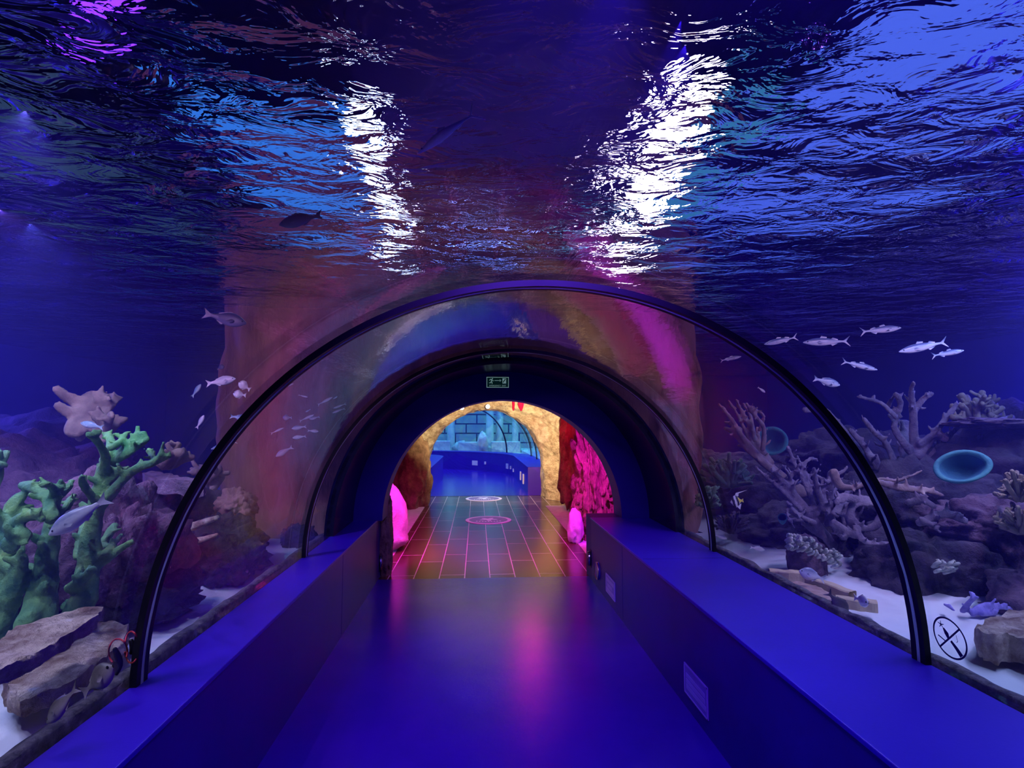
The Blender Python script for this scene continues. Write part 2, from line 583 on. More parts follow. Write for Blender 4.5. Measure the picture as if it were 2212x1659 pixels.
# ---- ribs
def make_rib(y, label, seal):
    t = thing('tunnel_rib', label, 'arch rib', (CX, y, BZ))
    for k in (-1, 1):
        ya, yb = (y - .036, y - .009) if k < 0 else (y + .009, y + .036)
        obj('rib_bar', half_shell(R - .026, R - .001, ya, yb, 96), M['black'], t, True, mods=(('EDGE_SPLIT', {'split_angle': .6}),))
    bm = bmesh.new()
    n = 150
    rows = []
    for i in range(n + 1):
        a = PI * i / n
        w = .0075 + .003 * noise.noise(Vector((i * .35, y, 0)))
        r = R - .0262 + .002 * noise.noise(Vector((i * .23, y, 5)))
        rows.append([bm.verts.new(arch(rr, a, yy)) for rr, yy in ((r, y - w), (r, y + w), (R - .001, y + w), (R - .001, y - w))])
    for i in range(n):
        for k in range(4):
            bm.faces.new((rows[i][k], rows[i + 1][k], rows[i + 1][(k + 1) % 4], rows[i][(k + 1) % 4]))
    obj('sealant_strip', bm, seal, t, True)
    return t
make_rib(Y_RIB[0], 'black arched rib over the walkway nearest the viewer, pale sealant stripe down its right leg', M['seal'])
make_rib(Y_RIB[1], 'thinner looking black arched rib further along, just in front of the dark portal collar', M['seal'])

# ---- dark collar and portal wall
struct('wall_collar', half_shell(R - .03, RO, Y_COLLAR, Y_PORTAL, 72), M['collar'], True, mods=(('EDGE_SPLIT', {'split_angle': .6}),))
pr = 1.23
bm = bmesh.new()
n = 72
rows = []
for i in range(n + 1):
    a = PI * i / n
    rows.append([bm.verts.new(arch(r, a, y)) for r, y in ((pr, Y_PORTAL), (RO, Y_PORTAL), (RO, 6.12), (pr, 6.12))])
for i in range(n):
    for k in range(4):
        bm.faces.new((rows[i][k], rows[i + 1][k], rows[i + 1][(k + 1) % 4], rows[i][(k + 1) % 4]))
bmesh.ops.recalc_face_normals(bm, faces=bm.faces[:])
struct('wall_portal', bm, M['blue_dark'])
bm = box((CX - RO, 5.85, 0), (XL, 6.12, BZ))
add_box(bm, (XR, 5.85, 0), (CX + RO, 6.12, BZ))
struct('wall_portal_base', bm, M['blue_dark'])

# ---- rubble kerb outside the acrylic
for side, nm in ((-1, 'trim_left'), (1, 'trim_right')):
    pts = []
    for i in range(200):
        y = Y0 + (5.8 - Y0) * i / 199
        x0 = CX + side * (RO + .002)
        w = .075 + .022 * fr((0, y, side), 3, 3)
        hz = BZ + .012 + .014 * fr((3, y, side), 3, 5)
        pts.append([Vector((x0, y, SAND - .1)), Vector((x0, y, hz - .008)), Vector((x0 + side * w * .3, y, hz)),
                    Vector((x0 + side * w * .8, y, hz - .012)), Vector((x0 + side * w, y, hz - .05)), Vector((x0 + side * (w + .03), y, SAND - .1))])
    struct(nm, grid_mesh(pts), M['kerb'], True)

# ---- sand beds
def sand_bed(x0, x1, y0, y1, label, xin=None):
    nx, ny = 60, 150
    pts = []
    for i in range(nx + 1):
        row = []
        for j in range(ny + 1):
            y = y0 + (y1 - y0) * j / ny
            q = i / nx
            a_, b_ = x0, x1
            if y > 5.72:
                if x0 > 0: a_ = 2.36
                else: b_ = -2.6
            x = a_ + (b_ - a_) * q
            row.append(Vector((x, y, SAND + .03 * fr((x, y, 0), 4, 1.6) )))
        pts.append(row)
    o = obj('sand', grid_mesh(pts), M['sand'], None, True)
    return tag(o, label, 'sand', kind='stuff')
sand_bed(CX + RO + .02, 6.98, -2.6, 13, 'white sand bed of the tank on the right of the walkway')
sand_bed(-6.98, CX - RO - .02, -2.6, 13, 'white sand bed of the tank on the left of the walkway')

# ---- tank shell
struct('wall_left', box((-7.2, -2.8, .2), (-7.0, 13.2, 3.4)), M['wall_blue'])
struct('wall_right', box((7.0, -2.8, .2), (7.2, 13.2, 3.4)), M['wall_blue'])
struct('wall_far', box((-7.2, 13.0, 2.3), (7.2, 13.2, 3.4)), M['wall_blue'])
struct('wall_far_left', box((-7.2, 13.0, .2), (-2.2, 13.2, 2.3)), M['wall_blue'])
struct('wall_far_right', box((2.2, 13.0, .2), (7.2, 13.2, 2.3)), M['wall_blue'])
struct('wall_back_left', box((-7.2, -2.8, .2), (CX - RO, -2.6, 3.4)), M['wall_blue'])
struct('wall_back_right', box((CX + RO, -2.8, .2), (7.2, -2.6, 3.4)), M['wall_blue'])
struct('wall_back', box((CX - RO, -2.75, 0), (CX + RO, -2.62, 3.4)), M['hall'])

# ---- brown rock face around the portal
def rock_face():
    nA, nR = 120, 34
    y = 5.75
    xa, xb, zt = -2.56, 2.33, 3.0
    pts = []
    for i in range(nA + 1):
        a = -.18 + (PI + .36) * i / nA
        c, s = math.cos(a), math.sin(a)
        t = 9e9
        if c > 1e-6: t = min(t, (xb - CX) / c)
        if c < -1e-6: t = min(t, (xa - CX) / c)
        if s > 1e-6: t = min(t, (zt - BZ) / s)
        if s < -1e-6: t = min(t, (.3 - BZ) / s)
        row = []
        for j in range(nR + 1):
            q = j / nR
            r = RO + .004 + (max(t, RO + .05) - RO) * q
            p = Vector((CX + r * c, y, BZ + r * s))
            d = .16 * fr((p.x * 2.2, 0, p.z * .55), 4, 1.0, 2) + .05 * fr(p, 4, 3, 5)
            e = .05 * fr(p, 3, 2.2, 9) * q
            p += Vector((e, -abs(d) * min(1, q * 6), 0))
            row.append(p)
        row.append(row[-1] + Vector((0, 1.2, 0)))          # turns back round the edge
        row.append(row[-1] + Vector((0, 6.0, 0)))
        pts.append(row)
    return grid_mesh(pts)
struct('wall_rock', rock_face(), M['rock_brown'], True)

# ---- water: rippled surface and the body of water
bm = bmesh.new()
vs = [bm.verts.new(p) for p in ((-7, -2.6, WATER), (7, -2.6, WATER), (7, 13, WATER), (-7, 13, WATER))]
bm.faces.new(vs)
o = obj('water_surface', bm, M['water'], None, False)
tag(o, kind='structure')

bm = bmesh.new()
n = 72
prof = [Vector((CX + (RO + .008) * math.cos(PI * i / n), 0, BZ + (RO + .008) * math.sin(PI * i / n))) for i in range(n + 1)]
outer = [Vector((6.99, 0, .3)), Vector((6.99, 0, WATER - .01)), Vector((-6.99, 0, WATER - .01)), Vector((-6.99, 0, .3)),
         Vector((CX - RO - .008, 0, .3))]
ring = [Vector((CX + RO + .008, 0, .3))] + outer
loop = prof + [outer[4], outer[3], outer[2], outer[1], outer[0], Vector((CX + RO + .008, 0, .3))]
yA, yB = -2.59, 12.9
va = [bm.verts.new((p.x, yA, p.z)) for p in loop]
vb = [bm.verts.new((p.x, yB, p.z)) for p in loop]
m_ = len(loop)
for i in range(m_):
    bm.faces.new((va[i], va[(i + 1) % m_], vb[(i + 1) % m_], vb[i]))
bm.faces.new(va); bm.faces.new(list(reversed(vb)))
bmesh.ops.triangulate(bm, faces=[f for f in bm.faces if len(f.verts) > 4])
bmesh.ops.recalc_face_normals(bm, faces=bm.faces[:])
if USE_VOLUME:
    o = obj('water', bm, M['volume'], None, False)
    tag(o, kind='structure')
else:
    bm.free()

# ---- hall above the water
struct('ceiling', box((-9, -4, 5.2), (9, 27, 5.4)), M['hall'])
struct('wall_hall_left', box((-9.2, -4, 3.4), (-9, 27, 5.4)), M['hall'])
struct('wall_hall_right', box((9, -4, 3.4), (9.2, 27, 5.4)), M['hall'])
struct('wall_hall_far', box((-9, 27, 0), (9, 27.2, 5.4)), M['hall'])
struct('wall_hall_back', box((-9, -4.2, 0), (9, -4, 5.4)), M['hall'])
# ------------------------------------------------------------------ cave passage
struct('floor_cave', box((-1.9, Y_FLOOR, -.1), (2.6, 12.86, -.004)), M['tile'])
struct('trim_2', box((-1.9, 6.13, -.05), (-1.02, 11.2, .004)), M['pebble'])
struct('trim_3', box((1.38, 6.13, -.05), (2.6, 11.2, .004)), M['pebble'])


def arch_path(r, cx, cz, n):
    """From the floor at the left up, over and down to the floor at the right: points (x, z, outward normal)."""
    pts = []
    k = max(3, n // 6)
    for i in range(k):
        pts.append((cx - r, cz * i / k, -1, 0))
    for i in range(n + 1):
        a = PI - PI * i / n
        pts.append((cx + r * math.cos(a), cz + r * math.sin(a), math.cos(a), math.sin(a)))
    for i in range(1, k + 1):
        pts.append((cx + r, cz * (1 - i / k), 1, 0))
    return pts


def rough_vault(sections, cx, n, amp, freq, seed):
    """Loft of arch sections (r, y, cz), roughened."""
    rows = []
    for (r, y, cz, am) in sections:
        row = []
        for (x, z, nx, nz) in arch_path(r, cx, cz, n):
            p = Vector((x, y, z))
            d = amp * am * (fr(p, 5, freq, seed) + .5 * abs(noise.noise(p * freq * 2.3 + Vector((seed, 1, 2)))))
            row.append(p + Vector((nx * d, .5 * d, nz * d)))
        rows.append(row)
    return grid_mesh(rows)
sec = [(1.66, 6.10, .5, .3), (1.8, 6.25, .5, .8), (1.95, 6.6, .45, 1)] + [(2.0 + .1 * math.sin(y * 1.7), y, .4, 1.1) for y in [6.9 + .16 * i for i in range(30)]]
struct('wall_cave', rough_vault(sec, CX + .02, 60, .16, 1.5, 3), M['cave'], True)

# the lit arch of rock at the end of the passage
secs = []
for i in range(34):
    q = i / 33
    if q < .3:
        t = q / .3
        secs.append((1.27 + .06 * math.sin(t * PI), 12.86 - .62 * t, .67, .25 + .3 * t))
    else:
        t = (q - .3) / .7
        secs.append((1.27 + .95 * t ** 1.15, 12.24 - .75 * t ** .8, .67, .55 + .9 * t))
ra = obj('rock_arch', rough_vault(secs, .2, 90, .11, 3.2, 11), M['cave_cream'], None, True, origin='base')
tag(ra, 'rough cream rock arch glowing in warm light at the far end of the tiled passage', 'rock arch')


def add_rock(name, label, center, size, seed, mat, sub=4, amp=.28, freq=1.3, rot=0., group=None, cat='rock', ridg=0., ground=None):
    bm = rock_bm(center, size, seed, sub, amp, freq, rot, ridg)
    if ground is not None:                             # sits in the ground
        zc = center[2]
        lo = min(v.co.z for v in bm.verts)
        for v in bm.verts:
            if v.co.z < zc:
                v.co.z = zc - (zc - v.co.z) * (zc - ground) / (zc - lo)
    o = obj(name, bm, mat, None, True, origin='base')
    return tag(o, label, cat, group)
add_rock('boulder', 'pointed boulder lit bright magenta on the left floor edge of the passage', (-1.18, 7.4, .2), (.3, .4, .62), 21, M['pebble'], amp=.2, ground=-.02)
add_rock('rock_pillar', 'dark furry looking rock jamb standing at the far end of the left bench', (-.99, 6.2, .36), (.09, .12, .5), 5, M['cave'], amp=.35, freq=3)
add_rock('rock_pillar', 'tall knobbly rock column lit magenta on the right of the passage', (1.72, 8.0, .75), (.26, .35, 1.05), 8, M['cave'], sub=6, amp=.42, freq=2.6, ridg=.45)
add_rock('boulder', 'small rounded boulder at the foot of the magenta lit rock column', (1.36, 7.7, .2), (.11, .13, .24), 9, M['pebble'])
add_rock('rock_pillar', 'dark red lit rock curtain between the cream arch and the magenta column', (1.9, 10.4, 1.2), (.32, .5, 1.3), 12, M['cave'], sub=5, amp=.35, freq=1.8, ridg=.2)
add_rock('boulder', 'bulging red lit rock leaning on the left foot of the cream rock arch', (-1.42, 11.3, .5), (.45, .5, 1.0), 13, M['cave'], sub=5, amp=.3, freq=2)


def stalactite(label, u, v0, v1, Y, r):
    a, b = P(u, v0, Y), P(u, v1, Y)
    bm = bmesh.new()
    tube(bm, [a, a.lerp(b, .4), a.lerp(b, .8), b], [r, r * .9, r * .7, r * .35], 10, wob=.3, seed=u)
    return tag(obj('stalactite', bm, M['white'], None, True), label, 'stalactite')
stalactite('thin straight red lit stalactite hanging before the cream rock arch', 1109, 850, 886, 9.2, .028)
stalactite('short tapering red lit stalactite to the right of the thin straight one', 1125.5, 850, 886, 9.3, .06)

# spotlights at the crown of the rock arch
def cave_lamp(label, u, v, Y):
    c = P(u, v, Y)
    t = thing('spotlight', label, 'spotlight', c)
    bm = bmesh.new()
    tube(bm, [c + Vector((0, .015, 0)), c + Vector((0, -.06, -.01))], [.03, .045], 14, cap=False)
    obj('lamp_housing', bm, M['black'], t)
    bm = bmesh.new()
    bmesh.ops.create_uvsphere(bm, u_segments=16, v_segments=8, radius=.042)
    bmesh.ops.translate(bm, verts=bm.verts, vec=c + Vector((0, -.06, -.01)))
    obj('lamp_bulb', bm, M['bulb'], t)
    return c
M['bulb'] = emission('bulb_glow', (1, .9, .75), 14)
M['bulb_red'] = emission('red_lamp_glow', (1, .02, .3), 110)
cave_lamp('small glowing round spotlight at the crown of the cream rock arch', 1053.5, 877.5, 11.6)
cave_lamp('small glowing spotlight left of the crown of the cream rock arch', 998, 880, 11.5)

# tube lamp tucked behind the top of the portal
def hidden_lamp(loc, mat, half):
    t = thing('tube_lamp', 'pink tube lamp tucked above the passage behind the portal top', 'lamp', loc)
    bm = bmesh.new()
    tube(bm, [Vector(loc) + Vector((-half, 0, 0)), Vector(loc) + Vector((half, 0, 0))], [.035, .035], 10)
    obj('tube_glass', bm, mat, t)
    bm = box(Vector(loc) + Vector((-half, -.03, .04)), Vector(loc) + Vector((half, .03, .08)))
    obj('lamp_housing', bm, M['black'], t, False)
hidden_lamp((.88, 9.4, 2.12), M['bulb_red'], .1)

# round floor stickers
def floor_sticker(label, u, v, rad):
    c = Pz(u, v, 0)
    t = thing('floor_sticker', label, 'floor sticker', c)
    def disc(r0, r1, z, n=48):
        bm = bmesh.new()
        A = [[bm.verts.new((c.x + r * math.cos(2 * PI * i / n), c.y + r * math.sin(2 * PI * i / n), zz)) for r, zz in ((r0, z), (r1, z), (r1, -.003))] for i in range(n)]
        for i in range(n):
            for k in range(2):
                bm.faces.new((A[i][k], A[i][k + 1], A[(i + 1) % n][k + 1], A[(i + 1) % n][k]))
        return bm
    obj('sticker_ring', disc(rad * .84, rad, .002), M['sticker'], t, False)
    obj('sticker_field', disc(.001, rad * .84, .0015), M['sticker_dark'], t, False)
    n = 40
    bm = bmesh.new()                                   # emblem in the middle
    pts = []
    for i in range(n):
        an = 2 * PI * i / n
        w = rad * (.30 + .12 * math.cos(5 * an + 1))
        pts.append(bm.verts.new((c.x + w * math.cos(an), c.y + rad * .12 + w * math.sin(an), .0026)))
    bm.faces.new(pts)
    obj('sticker_emblem', bm, M['sticker'], t, False)
    for k in range(9):                                 # row of worn marks under it
        x = -.5 + k / 8
        bm = box((c.x + rad * (x - .04), c.y + rad * (-.5 + .16 * x * x * 2), .0015), (c.x + rad * (x + .035), c.y + rad * (-.36 + .16 * x * x * 2), .0026))
        obj('worn_mark', bm, M['sticker'], t, False)
floor_sticker('round white floor sticker on the tiles just before the far blue room', 1045, 1077, .4)
floor_sticker('round floor sticker lit magenta on the middle of the brown tiles', 1055, 1123, .39)

# ------------------------------------------------------------------ far tunnel, curving to the left
FY, RC = 12.86, 2.75
STR = 4.6
CXF = .08


def far_path(s):
    if s <= STR:
        return Vector((CXF, FY + s, 0)), Vector((1, 0, 0))
    a = (s - STR) / RC
    a2 = min(a, PI / 2)
    c = Vector((CXF - RC + RC * math.cos(a2), FY + STR + RC * math.sin(a2), 0))
    rgt = Vector((math.cos(a2), math.sin(a2), 0))
    if a > PI / 2:
        c += Vector((-(s - STR - RC * PI / 2), 0, 0))
    return c, rgt


S_END = STR + RC * PI / 2 + 3.0


def sweep(prof, s0, s1, n):
    rows = []
    for i in range(n + 1):
        c, r = far_path(s0 + (s1 - s0) * i / n)
        rows.append([c + r * o_ + Vector((0, 0, z)) for o_, z in prof])
    return grid_mesh(rows)
struct('floor_far_room', sweep([(1.12, 0), (-1.12, 0)], 0, S_END, 40), M['blue_floor'])
fb = thing('bench', 'blue bench curving round the outside of the far tunnel, with small plates on its front', 'bench', (1.2, FY, 0))
bm = sweep([(1.10, 0), (1.10, .645)], 0, S_END, 40)
obj('front_panel', bm, M['blue_paint'], fb, False)
bm = sweep([(1.09, .62), (1.09, .65), (1.72, .65)], 0, S_END, 40)
obj('bench_top', bm, M['blue_paint'], fb, False)
obj('end_panel', box((CXF + 1.10, FY + .004, 0), (CXF + 1.7, FY + .03, .645)), M['blue_paint'], fb, False)
fb2 = thing('bench', 'blue bench on the inner left side of the far tunnel', 'bench', (-1.1, FY, 0))
obj('front_panel', sweep([(-1.12, .645), (-1.12, 0)], 0, S_END, 40), M['blue_paint'], fb2, False)
obj('bench_top', sweep([(-1.62, .65), (-1.11, .65), (-1.11, .62)], 0, S_END, 40), M['blue_paint'], fb2, False)
obj('end_panel', box((CXF - 1.7, FY + .004, 0), (CXF - 1.12, FY + .03, .645)), M['blue_paint'], fb2, False)
RF = 1.58
M['acrylic_far'] = acrylic('far_tunnel_acrylic', .01, (.9, .98, 1))
struct('window_4', sweep([(.05 + RF * math.cos(PI * i / 32), .65 + RF * math.sin(PI * i / 32)) for i in range(33)], .05, S_END, 44), M['acrylic_far'], True)
def far_rib(s, label):
    c, r = far_path(s)
    fw = Vector((-r.y, r.x, 0))
    n = 48
    rows = []
    for i in range(n + 1):
        a = PI * i / n
        row = []
        for rr, dy in ((RF - .03, -.025), (RF - .03, .025), (RF - .002, .025), (RF - .002, -.025), (RF - .03, -.025)):
            row.append(c + r * (.05 + rr * math.cos(a)) + Vector((0, 0, .65 + rr * math.sin(a))) + fw * dy)
        rows.append(row)
    return tag(obj('tunnel_rib', grid_mesh(rows), M['black'], None, False), label, 'arch rib')
far_rib(1.3, 'thin dark rib of the far tunnel, nearest behind the cream rock arch')
far_rib(2.9, 'thin dark rib of the far tunnel, next behind the nearest one there')
far_rib(4.5, 'thin dark rib of the far tunnel, where its right side begins to curve')
far_rib(6.1, 'thin dark rib in the bend of the far tunnel, right of the pale columns')
far_rib(8.3, 'dark far tunnel rib crossing the stone block wall left of the pale columns')

# plates on the far bench
def plate(label, c, r, w, h, mat, th=.012, name='info_plate', cat='sign plate', group=None):
    """c: centre on the bench front, r: along the front, facing the walkway."""
    n = Vector((0, 0, 1)).cross(r).normalized()
    bm = bmesh.new()
    q = []
    for d in (0, th):
        q.append([bm.verts.new(c + r * (sx * w / 2) + Vector((0, 0, sz * h / 2)) + n * d) for sx, sz in ((-1, -1), (1, -1), (1, 1), (-1, 1))])
    bm.faces.new(q[0]); bm.faces.new(list(reversed(q[1])))
    for i in range(4):
        bm.faces.new((q[0][i], q[0][(i + 1) % 4], q[1][(i + 1) % 4], q[1][i]))
    bmesh.ops.recalc_face_normals(bm, faces=bm.faces[:])
    return tag(obj(name, bm, mat, None, False), label, cat, group)
def on_outer(u, v):
    """Point of the outer far bench front that lies at u, v."""
    best = None
    d = ray(u, v)
    for i in range(400):
        c, r = far_path(S_END * i / 399)
        p = c + r * 1.098
        t = p.y / d.y
        e = abs((EYE + d * t).x - p.x)
        if best is None or e < best[0]:
            best = (e, Vector((p.x, p.y, (EYE + d * t).z)), r)
    return best[1], Vector((-best[2].y, best[2].x, 0))
for (u, v, w_, h_, lb) in ((1026, 1000, .27, .17, 'pale landscape plate on the far bench front, facing straight down the walkway'),
                           (1095.5, 1007, .2, .17, 'pale plate on the far bench front where it turns towards the viewer')):
    c, r = on_outer(u, v)
    plate(lb, c, r, w_, h_, M['white'])
for (u, v, lb) in ((1049, 1000, 'small white switch box on the far bench front beside the landscape plate'),
                   (1103.5, 1010, 'small white box next to the plate where the far bench turns'),
                   (1109.5, 1016, 'white upright box on the far bench, second before its near end'),):
    c, r = on_outer(u, v)
    plate(lb, c, r, .07, .1, M['white'], .03, 'switch_box', 'switch box')
for (y, h_, lb) in ((14.0, .24, 'white upright lamp plate low on the far bench, nearest its end'),
                    (14.9, .22, 'white upright lamp plate low on the far bench, second from its end')):
    plate(lb, Vector((CXF + 1.098, y, .27)), Vector((0, 1, 0)), .13, h_, M['white'], .03, 'wall_lamp', 'lamp plate')

# ruins in the far tank
struct('wall_stone', box((-9, 25.0, -.2), (9, 25.3, 4.2)), M['stone_block'])
struct('floor_far_tank_right', box((CXF + 1.75, FY, .3), (9, 25, .6)), M['sand'])
struct('ceiling_far', box((-9, 13.3, 4.2), (9, 25.3, 4.3)), M['cyan_wall'])
struct('wall_far_tank_left', box((-9, 13.3, 0), (-8.8, 25, 4.2)), M['cyan_wall'])
struct('wall_far_tank_right', box((6.4, 13.3, 0), (6.6, 25, 4.2)), M['stone_block'])
struct('floor_far_tank', box((-9, 22.2, .2), (9, 25, .5)), M['sand'])


def column(label, u, Y, r, h, broken=0):
    x = P(u, 950, Y).x
    t = thing('stone_column', label, 'column', (x, Y, .5))
    bm = bmesh.new()
    n = 20
    rows = []
    for i in range(15):
        q = i / 14
        rr = r * (1 - .12 * q) * (1 + .06 * fr((u, 0, q * 5), 3))
        rows.append([Vector((x + rr * math.cos(2 * PI * k / n) * (1 - .04 * (k % 2)), Y + rr * math.sin(2 * PI * k / n) * (1 - .04 * (k % 2)), .7 + (h - 1.0) * q)) for k in range(n + 1)])
    obj('column_shaft', grid_mesh(rows), M['stone'], t)
    obj('column_base', box((x - r * 1.5, Y - r * 1.5, .48), (x + r * 1.5, Y + r * 1.5, .72), .02), M['stone'], t, False)
    if not broken:
        obj('column_capital', box((x - r * 1.5, Y - r * 1.5, h - .3), (x + r * 1.5, Y + r * 1.5, h - .05), .03), M['stone'], t, False)
column('pale stone column at the left of the far tank, left of the dark curved rib', 974, 23.8, .17, 3.2)
column('tall pale stone column right of the dark curved rib in the far tank', 1058, 23.6, .17, 3.6)
column('stone column beside the tall one in the far tank, slightly shorter', 1079, 23.9, .17, 3.4)
column('slim stone column at the right of the far tank', 1113, 23.6, .14, 2.4, 1)
for k, (u, w_, h_, lb) in enumerate(((955, .7, .35, 'pale fallen stone block at the left foot of the ruins'), (1022, 1.2, .3, 'long pale fallen stone block before the block wall'),
                           (1092, 1.2, .32, 'pale fallen stone block between the two tall columns and the slim one'))):
    x = P(u, 960, 23).x
    tag(obj('stone_block', box((x - w_ / 2, 22.7, .49), (x + w_ / 2, 23.2, .49 + h_ + .15), .04), M['stone'], None, False, origin='base'), lb, 'stone block')
add_rock('boulder', 'rounded stone heap before the block wall at the left of the far tank', P(995, 968, 23.35), (.3, .22, .3), 33, M['stone'])
add_rock('boulder', 'pale stone heap at the foot of the tall column in the far tank', P(1043, 962, 22.4), (.22, .2, .5), 34, M['stone'])
# ------------------------------------------------------------------ reef rocks
REEF_R = [
    ('low dark reef boulder behind the sand on the right, under the tuft coral', (3.0, 5.2, .5), (.42, .5, .3), 'rock_dark', 41),
    ('dark reef boulder behind the driftwood on the right sand', (3.25, 3.9, .48), (.4, .5, .32), 'rock_dark', 42),
    ('large dark reef rock carrying the ring shaped coral plate on the right', (3.9, 4.9, .8), (.6, .7, .45), 'rock_dark', 43),
    ('tall dark reef rock behind the teal cup sponge at the right', (5.0, 5.2, 1.0), (.8, .8, .55), 'rock_dark', 44),
    ('broad reef rock under the upper branching coral on the right', (4.5, 6.4, 1.0), (.9, .9, .5), 'rock_dark', 45),
    ('low purple brown rock at the right edge beside the violet coral', (3.45, 3.1, .5), (.36, .3, .24), 'rock_reef', 46),
    ('dark boulder at the far right under the bushy knobbed coral', (4.2, 3.6, .7), (.5, .5, .36), 'rock_dark', 47),
    ('reef rock behind the dark green bush coral, beside the brown rock wall', (3.5, 8.0, .75), (.6, .8, .45), 'rock_dark', 48),
    ('sloping reef rock under the pink tipped branching coral', (3.5, 6.6, .7), (.55, .7, .42), 'rock_dark', 49),
    ('far dark reef rock at the top right of the reef', (6.0, 5.6, 1.2), (.7, .9, .6), 'rock_dark', 50),
    ('pale flat stone plate lying across the reef at the upper right', (4.75, 4.9, 1.62), (.42, .3, .05), 'rock_reef', 51),
    ('brown knobbly rock below the teal cup sponge at the right', (3.75, 3.9, .86), (.4, .35, .2), 'rock_reef', 52),
]
for lb, c, s, m, sd in REEF_R:
    add_rock('reef_rock', lb, c, s, sd, M[m], 5, .34, 1.8, rot=sd, ridg=.25, ground=None if s[2] < .14 else SAND - .06)
REEF_L = [
    ('big purple reef mound behind the green coral on the left', (-4.1, 5.3, .85), (1.0, .8, .6), 'rock_reef', 61),
    ('tall rough violet rock between the green coral and the first rib', (-2.12, 3.3, .75), (.3, .42, .5), 'rock_reef', 62),
    ('dark hollow rock under the ledges behind the first rib at the left', (-2.5, 4.6, .75), (.45, .5, .36), 'rock_dark', 63),
    ('brown rock showing between the branches of the green coral', (-2.35, 2.75, .75), (.3, .3, .42), 'rock_reef', 64),
    ('dark reef rock far left behind the yellow green coral', (-3.2, 3.2, .8), (.5, .5, .5), 'rock_dark', 65),
    ('blue grey rounded stone at the left edge above the upper slab', (-1.98, 2.12, .72), (.16, .16, .15), 'rock_dark', 66),
    ('furry dark boulder on the sand at the foot of the brown rock wall, left side', (-1.78, 4.15, .68), (.22, .28, .26), 'rock_dark', 67),
    ('brown weathered stone sitting on the furry dark boulder', (-1.83, 4.45, .98), (.13, .13, .12), 'rock_brown', 68),
    ('low dark stone filling the sand behind the first rib at the left', (-1.96, 3.3, .6), (.24, .36, .24), 'rock_dark', 81),
    ('small dark stone on the bright sand under the brown rock wall', (-1.62, 5.3, .56), (.15, .12, .12), 'rock_dark', 69),
    ('distant dark reef ridge on the left towards the blue back wall', (-5.2, 6.6, 1.0), (1.2, 1.2, .7), 'rock_dark', 70),
]
for lb, c, s, m, sd in REEF_L:
    add_rock('reef_rock', lb, c, s, sd, M[m], 5, .34, 1.8, rot=sd, ridg=.25, ground=None if s[2] < .14 else SAND - .06)


def slab_px(label, outline, z, thick, seed, mat, amp=.012):
    top = [Pz(u, v, z(i) if callable(z) else z) for i, (u, v) in enumerate(outline)]
    return tag(obj('stone_slab', slab_bm(top, thick, seed, amp), M[mat], None, True, origin='base',
                   mods=(('EDGE_SPLIT', {'split_angle': .9}),)), label, 'stone slab')
slab_px('large pale stone slab lying lowest by the left bench, beside the grey fish',
        [(4, 1462), (60, 1430), (130, 1395), (190, 1352), (232, 1345), (276, 1350), (268, 1388), (228, 1418), (196, 1440), (150, 1476), (100, 1494), (45, 1516), (22, 1496)], .64, .06, 71, 'rock_pale')
slab_px('pale stone slab tilted above the lowest slab, pointing at the first rib',
        [(-60, 1440), (0, 1378), (60, 1352), (140, 1322), (224, 1312), (212, 1328), (150, 1368), (90, 1402), (20, 1440), (-40, 1470)], .86, .05, 72, 'rock_pale')
slab_px('grey ledge stone on top of the dark hollow rock behind the first rib',
        [(308, 1022), (350, 1018), (392, 1030), (448, 1036), (440, 1040), (380, 1038), (316, 1030)], 1.25, .09, 73, 'rock_reef')
slab_px('short ledge stone below the upper ledge, just right of the first rib',
        [(396, 1055), (440, 1051), (444, 1054), (420, 1064), (392, 1070)], 1.12, .05, 74, 'rock_pale')
slab_px('small pale flat stone low beside the first rib on the left',
        [(334, 1212), (360, 1206), (374, 1208), (368, 1216), (336, 1222)], .82, .03, 75, 'rock_pale', .006)


def stick(label, a, b, r, Y, mat):
    bm = bmesh.new()
    pa, pb = P(*a, Y), P(*b, Y - .15)
    tube(bm, [pa, pa.lerp(pb, .35) + Vector((0, 0, .01)), pa.lerp(pb, .7), pb], [r, r * 1.1, r * .9, r * .6], 8, wob=.3, seed=a[0])
    return tag(obj('stick', bm, M[mat], None, True), label, 'stick')
stick('long grey stick leaning up to the right behind the first rib', (353, 1160), (470, 1118), .028, 3.9, 'rock_pale')
stick('thinner grey stick below the long stick behind the first rib', (380, 1185), (468, 1155), .02, 3.9, 'rock_pale')

